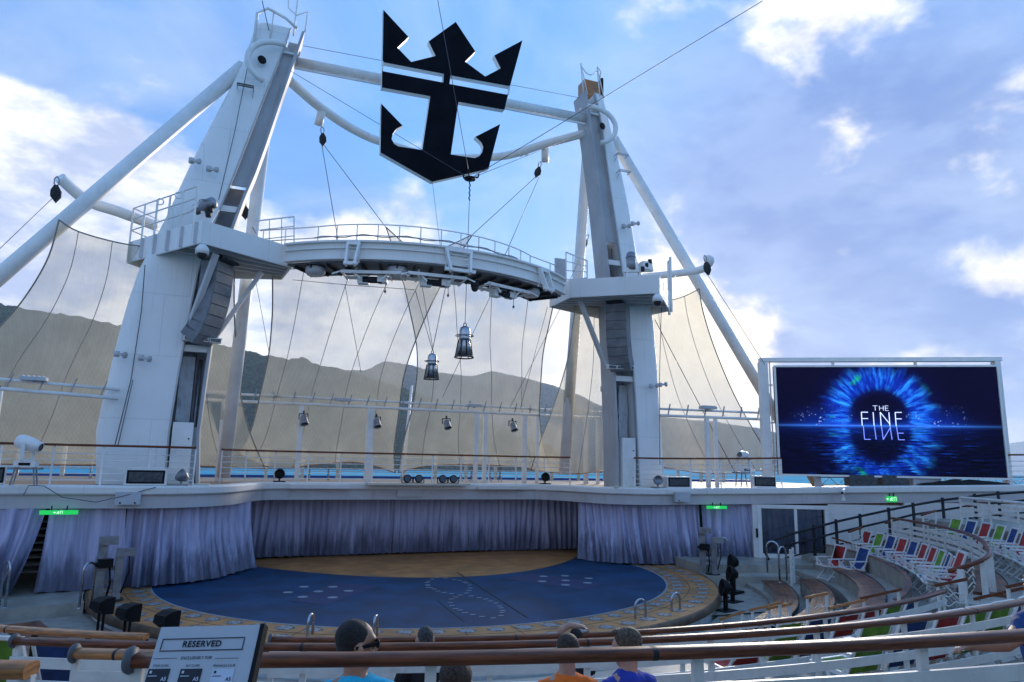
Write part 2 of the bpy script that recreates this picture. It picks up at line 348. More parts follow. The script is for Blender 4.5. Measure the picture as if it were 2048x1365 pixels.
def ridge(name, label, top, y0, y2, m, seed, cols=300, rows=34, bump=1.0):
    xs = [q[0] for q in top]; yr = top[0][1]
    def zt(x):
        for a, b in zip(top, top[1:]):
            if a[0] <= x <= b[0]:
                t = (x-a[0])/(b[0]-a[0]+1e-9); t = t*t*(3-2*t)*.5 + t*.5; return a[2]+(b[2]-a[2])*t
        return top[-1][2]
    G = []
    for j in range(rows+1):
        t = j/rows; row = []
        for i in range(cols+1):
            x = xs[0]+(xs[-1]-xs[0])*i/cols; zz = zt(x)
            if t < .68:
                u = t/.68; y = y0+(yr-y0)*u; e = u**.85
            else:
                u = (t-.68)/.32; y = yr+(y2-yr)*u; e = 1-u
            h = max(zz-SEA, 0); q = Vector((x*.004*bump, y*.004*bump, seed))
            nz = noise.fractal(q, 1.0, 2.0, 5)*h*.36*math.sin(math.pi*min(1, e))*(1 if t < .68 else .3)
            nz += (noise.noise(Vector((x*.05, y*.05, seed)))*5+noise.noise(Vector((x*.13, y*.13, seed)))*3)*min(1, h/60)
            row.append((x, y + noise.noise(Vector((x*.003, seed, j*.2)))*60*(1-e if t < .68 else 0), SEA - 3 + (h+3)*e + nz))
        G.append(row)
    o = MB().grid(G).build(name, m); tag(o, label, kind='structure')
near_top = [(-1046.34,2100.00,297.28),(-781.60,2100.00,372.05),(-578.97,2100.00,386.81),(-479.51,2100.00,374.44),(-399.95,2100.00,368.80),(-305.33,2100.00,355.91),(-194.58,2100.00,338.10),(-80.07,2100.00,328.03),(-13.76,2100.00,314.81),(81.38,2100.00,298.96),(165.14,2100.00,288.95),(251.34,2100.00,278.65),(340.33,2100.00,263.52),(416.89,2100.00,242.45),(495.16,2100.00,222.43),(575.55,2100.00,195.71),(674.39,2100.00,165.97),(776.30,2100.00,125.84),(898.85,2100.00,73.85),(1007.15,2100.00,11.73)]
mid_top = [(-192.56,4600.00,351.11),(255.31,4600.00,515.53),(528.17,4600.00,574.81),(784.12,4600.00,598.32),(913.46,4600.00,667.57),(1066.98,4600.00,658.02),(1260.68,4600.00,616.16),(1513.68,4600.00,601.02),(1679.95,4600.00,650.68),(1871.75,4600.00,627.16),(2129.00,4600.00,580.95),(2333.01,4600.00,522.37),(2563.38,4600.00,444.60),(2800.75,4600.00,410.16),(3114.13,4600.00,385.16),(3537.08,4600.00,362.82),(4014.58,4600.00,332.13),(4452.85,4600.00,247.10),(5000.79,4600.00,99.64),(5345.76,4600.00,10.37)]
far_top = [(161.94,9000.00,953.32),(673.66,9000.00,1141.10),(969.92,9000.00,1244.03),(1285.05,9000.00,1176.09),(2012.00,9000.00,868.78),(3418.80,9000.00,598.74),(5825.53,9000.00,396.09),(9784.81,9000.00,132.91),(10959.46,9000.00,179.23),(12232.30,9000.00,292.33),(13481.08,9000.00,496.14),(14071.44,9000.00,616.41),(14822.90,9000.00,676.92),(16716.34,9000.00,609.79),(19307.47,9000.00,297.62)]
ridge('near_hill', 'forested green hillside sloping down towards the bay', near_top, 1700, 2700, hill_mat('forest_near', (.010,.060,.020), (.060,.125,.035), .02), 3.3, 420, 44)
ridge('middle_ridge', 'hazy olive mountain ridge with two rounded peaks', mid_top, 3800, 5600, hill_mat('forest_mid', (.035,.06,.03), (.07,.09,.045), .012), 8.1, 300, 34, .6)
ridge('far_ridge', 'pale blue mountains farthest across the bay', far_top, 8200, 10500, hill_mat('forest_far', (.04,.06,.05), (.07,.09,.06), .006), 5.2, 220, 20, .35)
hz = bpy.data.materials.new('haze_air'); hz.use_nodes = True; hn = hz.node_tree; hn.nodes.clear()
pv = hn.nodes.new('ShaderNodeVolumePrincipled'); pv.inputs['Color'].default_value = (.80,.86,.95,1); pv.inputs['Density'].default_value = 6.5e-5; pv.inputs['Anisotropy'].default_value = .2
ho = hn.nodes.new('ShaderNodeOutputMaterial'); hn.links.new(pv.outputs[0], ho.inputs['Volume'])
hb = box((500,5500,400), (25000,17000,840)).build('haze', hz); tag(hb, 'thin bluish haze over the bay', kind='stuff')

# ---------------------------------------------------------------- upper deck, fascia and side walls
LEDGE = [(-21.6,17.0,2.78),(-12.6,21.8,2.74),(-11.2,22.3,2.74),(-9.6,22.3,2.74),(-8.4,22.15,2.74),(-7.4,22.3,2.74),(-6.5,22.85,2.74),(-5.9,23.7,2.74),(-5.5,24.8,2.74),(-5.0,26.0,2.74),(-4.2,26.4,2.74),
         (0,26.45,2.74),(4.9,26.45,2.74),(5.8,26.1,2.74),(6.3,25.2,2.74),(6.6,24.2,2.74),(7.0,23.2,2.74),(7.8,22.6,2.74),(8.8,22.4,2.74),(10.4,22.2,2.76),(12.3,21.55,2.80),(16.5,19.5,2.95),(21.6,16.95,3.12),(24,15.8,3.2)]
lp = LEDGE[:2] + [tuple(q) for q in smoothpath(LEDGE[1:-3], 5)] + LEDGE[-3:]
deck_pts = [(q[0]-(.2 if abs(q[0]) > 4 and q[0] > 0 else -.2 if abs(q[0]) > 4 else 0)*-1*(1 if q[1] > 22.4 else 0),q[1]+.2,2.732) for q in lp] + [(24,37,2.732),(-21.6,37,2.732)]
tag(MB().prism(list(reversed(deck_pts)), (0,0,-.5)).build('upper_deck', M['deckteak']), 'raised aft deck above the stage', kind='structure')
fw = thing('stage_fascia', 'long grey band with rounded ledge running above the stage curtains', 'fascia', (0,26.4,2.2))
MB().sweep([(-.05,-.24),(.10,-.24),(.14,-.20),(.14,-.04),(.10,0.012),(-.35,0.012)], lp).build('ledge', M['white'], fw)
MB().sweep([(-.05,-.60),(.03,-.60),(.03,-.242),(-.05,-.242)], lp).build('band', M['midgrey'], fw)
for x0, x1 in ((-4.0,-1.9),(3.0,5.0)):
    MB().sweep([(.0,-.16),(.20,-.16),(.22,-.03),(0,-.03)], [(x0,26.33,2.7),(x1,26.33,2.7)]).build('ledge_lip', M['clean'], fw)
cp = thing('lamp_shelf', 'small cream shelf holding round black lamps at the middle of the fascia', 'shelf', (0,26.2,2.7))
box((.62,26.1,2.72), (3.9,.5,.07)).build('tray', M['cream'], cp)
box((.35,26.37,2.42), (.95,.06,.34)).build('access_panel', M['midgrey'], cp)
for i, x in enumerate((.18,.62,1.55,1.98)):
    t = thing('round_lamp', '%s of four round black stage lamps on the cream shelf, from the left' % ORD[i], 'stage lamp', (x,26.15,2.76), 'round lamps on the shelf')
    MB().lathe([(0,-.13),(.11,-.13),(.15,-.04),(.15,.05),(.13,.06),(.125,.03)], (x,26.12,2.92), (0.1,-1,.15), 18).build('housing', M['black'], t)
    MB().lathe([(0,.0),(.125,.0)], (x+.003,26.085,2.925), (0.1,-1,.15), 18).build('lens', M['lens'], t)
    MB().bar((x-.2,26.13,2.765), (x+.2,26.13,2.765), .05, .02).bar((x-.2,26.13,2.77), (x-.2,26.13,2.98), .03, .02).bar((x+.2,26.13,2.77), (x+.2,26.13,2.98), .03, .02).build('yoke', M['black'], t)
def side_wall(name, label, pts, zb):
    o = MB()
    a = [(x,y,z-.601) for x,y,z in pts]
    n = len(a)
    for i in range(n-1):
        (x0,y0,z0), (x1,y1,z1) = a[i], a[i+1]; d = Vector((x1-x0,y1-y0,0)).normalized(); nr = Vector((d.y,-d.x,0))
        P0, P1 = Vector((x0,y0,0)), Vector((x1,y1,0))
        q = [P0, P1, P1-nr*.2, P0-nr*.2]
        o.add([Vector((v.x,v.y,zb)) for v in q] + [Vector((v.x,v.y,z)) for v, z in zip(q, (z0,z1,z1,z0))], [(0,1,2,3),(7,6,5,4),(0,4,5,1),(1,5,6,2),(2,6,7,3),(3,7,4,0)])
    return tag(o.build(name, M['white']), label, 'wall')
WA, WB = Vector((12.3,21.55,0)), Vector((21.6,16.95,0)); WD = (WB-WA).normalized(); WN = Vector((WD.y,-WD.x,0))
def onwall(s, z, off=0.0):
    q = WA + WD*s + WN*off; return (q.x, q.y, z)
DOOR0, DOOR1, DTOP = .32, 2.62, 2.10
wr = thing('side_wall', 'white steel wall under the big screen beside the stairs', 'wall', (16,19.6,0))
def wallbox(s0, s1, z0, z1, thick, m, name, parent, off=0.0):
    a, b = WA+WD*s0+WN*off, WA+WD*s1+WN*off; c = (a+b)/2 - WN*thick/2
    return MB().box((c.x,c.y,(z0+z1)/2), ((b-a).length, thick, z1-z0), math.atan2(WD.y, WD.x)).build(name, m, parent)
wallbox(.0, DOOR0-.14, -.3, 2.2, .2, M['white'], 'panel', wr); wallbox(DOOR1+.14, 5.5, -.3, 2.262, .2, M['white'], 'panel', wr)
wallbox(5.502, 14, -.3, 2.40, .2, M['white'], 'panel', wr); wallbox(DOOR0-.138, DOOR1+.138, DTOP+.06, 2.2, .2, M['white'], 'panel', wr)
side_wall('port_wall', 'white steel wall left of the left hand curtain', [LEDGE[0], (-13.6,21.27,2.75)], -.3)
dr = thing('sliding_door', 'white framed double sliding glass door with drapes behind it', 'door', onwall(1.4,.3))
wallbox(DOOR0-.14, DOOR0, .25, DTOP+.06, .16, M['clean'], 'frame', dr, .03); wallbox(DOOR1, DOOR1+.14, .25, DTOP+.06, .16, M['clean'], 'frame', dr, .03)
wallbox(DOOR0, DOOR1, DTOP-.04, DTOP+.06, .16, M['clean'], 'frame', dr, .03); wallbox(DOOR0, DOOR1, .25, .42, .16, M['clean'], 'sill', dr, .03)
mid = (DOOR0+DOOR1)/2 + .1
wallbox(mid-.05, mid+.05, .42, DTOP-.04, .12, M['clean'], 'mullion', dr, .02)
for a, b in ((DOOR0+.002, mid-.052),(mid+.052, DOOR1-.002)): wallbox(a, b, .42, DTOP-.04, .02, M['glass'], 'pane', dr, -.05)
wallbox(.10, .16, 1.0, 1.32, .05, M['black'], 'intercom', dr, .053)
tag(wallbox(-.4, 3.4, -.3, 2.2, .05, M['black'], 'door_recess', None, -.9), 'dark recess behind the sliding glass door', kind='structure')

# ---------------------------------------------------------------- stage
def ring(r0, r1, a0, a1, z0, z1, n=None):
    n = n or max(2, int(abs(a1-a0)/3)); rows = []
    o = MB(); A, B, C_, D_ = arc(r0,a0,a1,z1,n), arc(r1,a0,a1,z1,n), arc(r1,a0,a1,z0,n), arc(r0,a0,a1,z0,n)
    rows = [[A[i], B[i], C_[i], D_[i]] for i in range(n+1)]
    o.grid(rows, False, True); k = len(o.v)-4*(n+1); o.f += [(k,k+1,k+2,k+3), (k+4*n+3,k+4*n+2,k+4*n+1,k+4*n)]; o.sm += [False]*2
    return o
stg = MB(); stg.add([(0,23,0)] + arc(9.28,-180,180,0,140)[:-1], [(0,i+1,(i+1) % 140+1) for i in range(140)])
stage = tag(stg.build('stage_floor', M['tan']), 'round tan stage deck', kind='structure')
rr = MB().lathe([(9.26,-.001),(9.36,-.02),(9.38,-.18),(9.30,-.22)], (0,23,0), n=140); rr.build('rim', M['tandark'], stage)
MB().lathe([(9.26,-.2),(9.26,-.9)], (0,23,0), n=140).build('stage_side', M['pit'], stage)
for rad in (8.47,): MB().sweep([(-.006,.004),(.006,.004),(.006,.001),(-.006,.001)], arc(rad,-100,100,0,90)).build('floor_seam', M['seam'], stage)
for i in range(23):
    a = -88+8*i; MB().bar(pol(7.84,a,.003), pol(9.26,a,.003), .014, .002).build('floor_seam', M['seam'], stage)
gm = MB()
for t in (math.pi/4, -math.pi/4): gm.bar((-.20*math.cos(t),-.20*math.sin(t),.001), (.20*math.cos(t),.20*math.sin(t),.001), .085, .003)
for k in range(4):
    c, s_ = math.cos(k*math.pi/2), math.sin(k*math.pi/2); gm.add([(.05*c,.05*s_,.001),(.12*c-.05*s_,.12*s_+.05*c,.001),(.17*c,.17*s_,.001),(.12*c+.05*s_,.12*s_-.05*c,.001)], [(0,1,2,3)])
gd = MB().add([(.03,.22,0),(-.03,.22,0),(-.22,.03,0),(-.22,-.03,0),(-.03,-.22,0),(.03,-.22,0),(.22,-.03,0),(.22,.03,0)], [tuple(range(8))])
gdm = gd.mesh('grate_well'); gdm.materials.append(M['gratedark'])
gme = gm.mesh('fountain_grate'); gme.materials.append(M['grate'])
for rad, off in ((8.12,0),(8.86,2.2)):
    for i in range(42):
        a = -95+4.6*i+off
        o = link('fountain_grate', gme, None, stage); o.location = pol(rad,a,.005); o.rotation_euler.z = R(a+random.uniform(-3,3)); s0 = random.uniform(1.1,1.35); s0 *= .82; o.scale = (s0,s0,1); w0 = link('grate_well', gdm, None, o); w0.location.z = -.002
PR, PX = 7.8, 1.1
def top_edge(x): return 21.8 + .105*(x-PX)**2
xl = -8; 
while xl*xl + (top_edge(xl)-23)**2 > PR*PR: xl += .02
xr = 8.5
while xr*xr + (top_edge(xr)-23)**2 > PR*PR: xr -= .02
al = math.degrees(math.atan2(xl, 23-top_edge(xl))); ar = math.degrees(math.atan2(xr, 23-top_edge(xr)))
front = arc(PR, al, ar, .004, 120); back = [(xr+(xl-xr)*i/60, top_edge(xr+(xl-xr)*i/60), .004) for i in range(1,60)]
nf, nb = len(front), len(back)
pf = MB(); poly = front + back
pf.add(poly, [tuple(range(len(poly)))])
pool = tag(pf.build('pool_floor', M['pool']), 'raised blue pool floor in the middle of the stage', kind='structure')
MB().sweep([(-.03,.006),(.03,.006),(.03,.003),(-.03,.003)], arc(PR+.02, al, ar, 0, 120)).build('pool_edge', M['marker'], pool)
MB().sweep([(-.02,.006),(.02,.006),(.02,.003),(-.02,.003)], [(x,y,0) for x,y,z in back]).build('pool_edge', M['tandark'], pool)
for q in ([(-4.38,19.33,0.01),(-2.93,21.73,0.01),(-1.75,20.87,0.01),(-3.58,18.56,0.01)], [(2.16,21.08,0.01),(3.42,21.88,0.01),(4.76,19.50,0.01),(3.69,18.65,0.01)]):
    MB().add(q, [(0,1,2,3)]).build('navy_patch', M['poolnavy'], pool)
dm = MB().lathe([(0,.003),(.125,.002),(.135,0)], (0,0,0), n=18).mesh('floor_disc'); dm.materials.append(M['marker'])
for q in [(-3.82,21.28,0.01),(-3.05,21.06,0.01),(-3.52,20.46,0.01),(-4.31,20.53,0.01),(-2.73,20.31,0.01),(-4.00,19.77,0.01),(-3.27,19.48,0.01),(3.56,21.19,0.01),(4.28,21.10,0.01),(4.79,20.44,0.01),(3.12,20.32,0.01),(3.90,20.29,0.01),(4.35,19.69,0.01),(3.54,19.55,0.01)]:
    o = link('floor_disc', dm, None, pool); o.location = q
dsh = MB().box((0,0,.002), (.14,.075,.004)).mesh('floor_dash'); dsh.materials.append(M['marker'])
for q in [(-0.32,21.02,0.01),(-0.42,20.51,0.01),(-0.44,20.17,0.01),(-0.41,19.92,0.01),(-0.39,19.58,0.01),(-0.29,19.32,0.01),(-0.14,19.12,0.01),(0.03,18.84,0.01),(0.28,19.08,0.01),(0.47,19.42,0.01),(0.62,19.79,0.01),(0.76,20.27,0.01),(0.79,20.62,0.01),(-0.51,20.19,0.01),(-0.39,20.68,0.01),(-0.20,21.26,0.01),(0.01,21.59,0.01),(0.22,21.82,0.01),(0.45,21.66,0.01),(0.62,21.32,0.01),(0.72,21.10,0.01),(0.78,20.80,0.01),(-0.18,18.61,0.01),(-0.37,18.37,0.01),(-0.53,17.93,0.01),(-0.60,17.56,0.01),(-0.63,17.18,0.01),(-0.58,16.98,0.01),(-0.55,16.67,0.01),(-0.45,16.41,0.01),(-0.31,16.14,0.01),(-0.11,15.91,0.01),(0.16,16.11,0.01),(0.30,16.42,0.01),(0.40,16.63,0.01),(0.47,16.92,0.01),(0.52,17.16,0.01),(0.56,17.54,0.01),(0.52,17.83,0.01),(0.49,18.12,0.01),(0.40,18.36,0.01),(0.26,18.63,0.01)]:
    o = link('floor_dash', dsh, None, pool); o.location = q
for a, b in (((1.15,22.71,0.01),(0.67,15.72,0.01)),((-0.76,18.41,0.01),(-0.87,15.76,0.01))):
    MB().bar(a, b, .045 if a[0] > 0.5 else .02, .003).build('floor_seam', M['seam'], pool)
# ---------------------------------------------------------------- backstage and curtains
tag(box((0,31.5,1.0), (40,.2,3.4)).build('backstage_wall', M['black']), 'dark wall of the backstage behind the curtains', kind='structure')
tag(MB().add([(-22,16,-.32),(24,16,-.32),(24,33,-.32),(-22,33,-.32)], [(0,1,2,3)]).build('backstage_floor', M['riser']), 'dark backstage floor', kind='structure')
def curtain(name, label, path, zt, zb, seed, flare=0.0, group=None, skewl=0.0, skewr=0.0, wave=.40, amp=.20):
    P = smoothpath([(x,y,0) for x,y in path], 10); L = [0]
    for a, b in zip(P, P[1:]): L.append(L[-1]+(b-a).length)
    n = int(L[-1]/.045); rows = []; rg = random.Random(seed); ph = [rg.uniform(0,6.28) for _ in range(6)]
    H = 22
    for j in range(H+1):
        t = j/H; row = []                      # t 0 top, 1 bottom
        for i in range(n+1):
            s = L[-1]*i/n; ss = s; k = 0
            while k < len(L)-2 and L[k+1] < s: k += 1
            u = (s-L[k])/(L[k+1]-L[k]+1e-9); q = P[k].lerp(P[k+1], u); d = (P[k+1]-P[k]).normalized(); nr = Vector((d.y,-d.x,0))
            e = i/n; drift = .25*t*noise.noise(Vector((s*.8, seed, 1)))
            w1 = math.sin(6.283*(s+drift)/wave+ph[0]+3.0*noise.noise(Vector((s*.8,seed,3)))); w2 = math.sin(6.283*(s+drift*1.6)/(wave*.47)+ph[1]+2*noise.noise(Vector((s*.7,seed,5))))
            big = noise.noise(Vector((s*.55, seed, t*.6)))
            a_ = amp*(.35+.65*t)*(.70+.85*noise.noise(Vector((s*.9,seed,9))))
            off = a_*w1 + a_*.45*w2 + big*.16*t + flare*t*t + .02*math.sin(6.283*s/.11)*(1-t)**6
            q = q + nr*off + d*((skewl*(1-e)+skewr*e)*t*(.6+.4*t))
            zz = zt + (zb-zt)*t + (.025*w1+.05*big)*t*t
            row.append((q.x, q.y, zz))
        rows.append(row)
    o = MB().grid(rows).build(name, M['curtain']); tag(o, label, 'curtain', group); return o
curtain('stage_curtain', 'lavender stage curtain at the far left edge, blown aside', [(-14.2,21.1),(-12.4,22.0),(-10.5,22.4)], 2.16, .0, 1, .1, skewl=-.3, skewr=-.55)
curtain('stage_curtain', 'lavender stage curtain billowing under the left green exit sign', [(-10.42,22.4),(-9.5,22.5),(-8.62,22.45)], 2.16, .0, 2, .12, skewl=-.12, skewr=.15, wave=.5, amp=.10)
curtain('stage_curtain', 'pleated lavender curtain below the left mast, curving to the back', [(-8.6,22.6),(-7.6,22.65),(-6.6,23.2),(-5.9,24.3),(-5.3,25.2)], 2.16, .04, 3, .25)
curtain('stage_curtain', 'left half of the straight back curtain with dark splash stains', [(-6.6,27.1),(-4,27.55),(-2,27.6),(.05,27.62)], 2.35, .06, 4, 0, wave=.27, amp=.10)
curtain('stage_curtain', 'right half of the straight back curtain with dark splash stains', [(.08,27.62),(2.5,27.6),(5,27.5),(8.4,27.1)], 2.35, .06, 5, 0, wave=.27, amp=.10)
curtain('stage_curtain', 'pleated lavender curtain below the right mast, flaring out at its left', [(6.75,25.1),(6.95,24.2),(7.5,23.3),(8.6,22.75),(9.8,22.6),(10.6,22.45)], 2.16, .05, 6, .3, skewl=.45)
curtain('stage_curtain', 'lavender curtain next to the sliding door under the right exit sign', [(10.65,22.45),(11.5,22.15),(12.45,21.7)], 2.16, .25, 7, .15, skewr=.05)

dq0, dq1 = WA+WD*(DOOR0+.05)-WN*.17, WA+WD*(DOOR1-.05)-WN*.17
curtain('door_drape', 'grey drape hanging behind the sliding glass door', [(dq0.x,dq0.y),((dq0.x+dq1.x)/2,(dq0.y+dq1.y)/2),(dq1.x,dq1.y)], 2.08, .32, 11, 0, wave=.2, amp=.06)
# ---------------------------------------------------------------- terraces
def terrace(r0, r1, a0, a1, z, zb, label):
    o = ring(r0, r1, a0, a1, zb, z); b = o.build('terrace_step', M['concrete']); tag(b, label, kind='structure')
    n = max(2, int(abs(a1-a0)/3)); MB().sweep([(-.006,-.001),(.0,-.001),(.0,-(z-zb)),(-.006,-(z-zb))], [Vector(q) for q in arc(r0-.004,a0,a1,z,n)]).build('riser', M['riser'], b)
    return b
CA, CB = -76, 25.4
TIER = [(9.4,11.2,-.62),(11.2,13.2,-.12),(13.2,15.1,.36),(15.1,17.05,.82),(17.05,20.15,1.22),(20.15,27,1.86)]
for i, (a, b, z) in enumerate(TIER): terrace(a, b, CA, CB, z, -1.2, '%s curved seating step from the stage' % ORD[i])
RT = [(9.4,10.7,-.36),(10.7,12.6,-.2),(12.6,13.42,.15),(13.42,15.15,.48),(15.15,15.75,1.18),(15.75,17.3,1.06),(17.3,24,1.9)]
for i, (a, b, z) in enumerate(RT): terrace(a, b, CB+.1, 74, z, -1.2, '%s curved step of the right hand seating block' % ORD[i])
pp = thing('row_parapet', 'low tan parapet in front of the front row of deck chairs', 'parapet', pol(13.9,50,.48))
ring(13.86, 13.94, CB+3, 73.5, .483, .96).build('wall', M['riser'], pp)
ring(13.84, 13.96, CB+3, 73.5, .962, .99).build('coping', M['bench'], pp)
tag(ring(9.4, 24, 74.1, 98, -.9, .28).build('side_landing', M['concrete']), 'pale landing in front of the sliding door', kind='structure')
tag(ring(9.4, 12.5, 70, 74, -.9, .02).build('landing_step', M['concrete']), 'lower step of the right landing', kind='structure')
tag(ring(9.4, 24, -98, -76.1, -.9, -.03).build('port_landing', M['concrete']), 'grey landing at the left of the stage', kind='structure')
tag(ring(9.4, 11.2, -76, -72, -.9, -.33).build('port_step', M['concrete']), 'lower step of the left landing', kind='structure')
# added canopy on posts, unseen behind the viewer, darkens the nearest rows
ov = thing('added_shade_canopy', 'added white canopy, unseen behind the viewer, shading the nearest rows', None, (0,-9,1.86)); ov['kind'] = 'structure'
MB().box((0,-9.6,6.75), (44,14.4,.5)).build('slab', M['white'], ov)
MB().box((0,-2.37,6.95), (44,.06,1.1)).build('fascia', M['white'], ov)
for x in (-18,-12,12,18): MB().tube([(x,-3.5,1.86),(x,-3.5,6.5)], .16, 12).build('column', M['clean'], ov)
MB().box((0,-14,4.2), (44,.3,4.6)).build('canopy_rear_panel', M['grey'], ov)

# ---------------------------------------------------------------- masts
def itp(tab, z):
    if z <= tab[0][0]: return tab[0][1]
    for a, b in zip(tab, tab[1:]):
        if z <= b[0]: return a[1] + (b[1]-a[1])*(z-a[0])/(b[0]-a[0])
    a, b = tab[-2], tab[-1]; return b[1] + (b[1]-a[1])*(z-b[0])/(b[0]-a[0])
LO=[(2.7,9.6),(4.3,9.75),(6,9.59),(7.85,9.38),(9.2,9.12),(10.8,8.59),(13.05,7.94),(15,7.29),(16.56,6.76),(18.2,6.43)]
LI=[(2.7,7.78),(4.05,7.84),(5.85,7.75),(7.55,7.63),(9.4,7.47),(11,7.13),(12.8,6.65),(15.2,6.07),(17.6,5.45),(18.1,5.35)]
LC=[(2.7,6.85),(4.3,6.97),(6.8,6.87),(9,6.75),(11.1,6.5),(13.1,5.93),(15.5,5.42),(18,4.87)]
RO=[(2.7,9.72),(4.56,9.62),(7.3,9.49),(9.7,9.31),(11.7,8.65),(14.2,8.22),(16.45,7.66),(18.3,7.16)]
RI=[(2.7,8.46),(6.83,8.3),(8.2,8.14),(10,8.0),(11.6,7.75),(15.5,7.14),(17.2,6.92),(18.6,6.58)]
RC=[(2.7,7.45),(4.9,7.43),(7.3,7.33),(9.9,7.23),(13.9,6.80),(16.6,6.43),(18.5,6.10)]
YF = 23.2
def yback(z): return 24.18
def flood(c, d, parent, s=1.0):
    """small cylinder-and-box wall lamp"""
    c = Vector(c); d = Vector(d)
    o = MB().lathe([(0,0),(.13*s,0),(.13*s,.26*s),(0,.26*s)], c - Vector((0,0,.13*s)), (0,0,1), 12)
    o.bar(c, c+d*.42*s, .13*s, .13*s); o.lathe([(0,0),(.15*s,0),(.15*s,.10*s),(0,.10*s)], c+d*.36*s, d, 12)
    return o.build('bracket_lamp', M['midgrey'], parent)
def mast(sx, TO, TI, TC, top, label):
    zs = [2.74,3.5,4.3,5.2,6.2,7.2,8.2,9.2,10,10.8,11.8,12.8,13.8,14.8,15.8,16.8,17.5,top]
    t = thing('mast', label, 'mast', (sx*8.2,24.2,2.74), 'twin masts of the stage')
    rows = []
    for z in zs:
        o, i, b = itp(TO,z), itp(TI,z), yback(z); r = .38
        cr = [(o-r+r*math.sin(k*math.pi/10), YF+r-r*math.cos(k*math.pi/10)) for k in range(6)]
        fr = [(i+(o-r-i)*k/4, YF) for k in range(4)]
        rows.append([(sx*x, y, z) for x, y in fr + cr + [(o,b),(i,b)]])
    m = MB().grid(rows, True, True); n = len(rows[0]); m.f.append(tuple(len(m.v)-n+k for k in range(n))); m.sm.append(False)
    sk = m.build('outer_skin', M['mastwhite'], t)
    ed = sk.modifiers.new('edges', 'EDGE_SPLIT'); ed.split_angle = R(35)
    def strip(fa, fb, ya, yb, z0, z1, nm, mt):
        zz = [z for z in zs if z0 < z < z1]; zz = [z0] + zz + [z1]; rw = []
        for z in zz:
            a, b = fa(z), fb(z); y1 = yb(z) if callable(yb) else yb
            rw.append([(sx*a,ya,z),(sx*b,ya,z),(sx*b,y1,z),(sx*a,y1,z)])
        q = MB().grid(rw, False, True); k = len(q.v)-4; q.f += [(k,k+1,k+2,k+3),(3,2,1,0)]; q.sm += [False]*2
        return q.build(nm, mt, t)
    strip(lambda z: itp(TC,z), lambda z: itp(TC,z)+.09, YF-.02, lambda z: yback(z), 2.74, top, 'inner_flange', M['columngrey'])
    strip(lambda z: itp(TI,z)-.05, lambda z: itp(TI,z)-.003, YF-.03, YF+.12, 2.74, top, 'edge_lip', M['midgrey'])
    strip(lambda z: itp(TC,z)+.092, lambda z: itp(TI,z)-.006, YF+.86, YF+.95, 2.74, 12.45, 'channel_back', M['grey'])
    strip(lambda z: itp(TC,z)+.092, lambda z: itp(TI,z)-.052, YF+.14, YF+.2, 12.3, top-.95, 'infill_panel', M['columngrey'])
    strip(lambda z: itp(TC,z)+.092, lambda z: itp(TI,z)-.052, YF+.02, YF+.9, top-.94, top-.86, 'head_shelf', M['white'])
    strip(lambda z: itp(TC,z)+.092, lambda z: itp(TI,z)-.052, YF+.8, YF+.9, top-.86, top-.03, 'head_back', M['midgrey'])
    for z in (6.75, 11.35): strip(lambda z: itp(TC,z)+.095, lambda z: itp(TI,z)-.055, YF+.05, YF+.22, z, z+.2, 'cross_tie', M['white'])
    xm = lambda z: sx*(itp(TC,z)+itp(TI,z))/2
    for k in (-.18,.18): MB().lathe([(0,0),(.12,0),(.12,.07),(.09,.1),(0,.1)], (xm(top-.5)+k, YF+.55, top-.55), (0,-1,-.3), 14).build('head_sheave', M['clean'], t)
    # conduit and sheathing inside the lower channel
    ic, io = itp(TC,5)+.10, itp(TI,5)-.07
    MB().tube([(sx*(ic+.12),YF+.75,2.8),(sx*(ic+.12),YF+.75,6.6)], .06, 8).tube([(sx*(ic+.3),YF+.78,2.8),(sx*(ic+.28),YF+.78,9.3)], .045, 8).tube([(sx*(ic+.2),YF+.5,10.6),(sx*(ic+.1),YF+.6,12.2)], .03, 6).build('conduit', M['greysteel'], t)
    rw = []
    for j in range(26):
        z = 4.55+(6.65-4.55)*j/25; rw.append([(sx*(io-.42+.4*k/8), YF+.55+.09*noise.noise(Vector((k*.5, z*2.4, sx)))+.05*noise.noise(Vector((k*1.3, z*6, sx))), z) for k in range(9)])
    MB().grid(rw).build('cover_sheet', M['silver'], t)
    cb = MB(); xa = sx*(io-.38) if sx > 0 else sx*(io-.3)
    cb.box((xa, YF+.12, 3.66), (.56,.5,1.84)).build('cabinet', M['clean'], t)
    for zz in (3.1,4.1): MB().lathe([(0,0),(.025,0),(.025,.02),(0,.02)], (xa+.18, YF-.13, zz), (0,-1,0), 8).build('cabinet_latch', M['black'], t)
    MB().box((sx*(ic+.12), YF+.3, 3.6), (.26,.4,1.7)).build('side_cabinet', M['silver'], t)
    MB().box((sx*(itp(TC,2.7)+.55), YF-.18, 2.765), (1.7,.5,.05)).build('base_plate', M['cream'], t)
    # head basket
    zt = top; a, b = sx*itp(TC,zt), sx*itp(TO,zt)
    pts = lambda y0, y1, dz: [(a,y0,zt+dz),(b,y0,zt+dz),(b,y1,zt+dz),(a,y1,zt+dz)]
    hb = MB()
    xo, xc_ = b, a
    hoop = [(xc_+(xo-xc_)*u, YF+.1-.0*u, zt+.1+.55*math.sin(math.pi*u)**.6) for u in [k/12 for k in range(13)]]
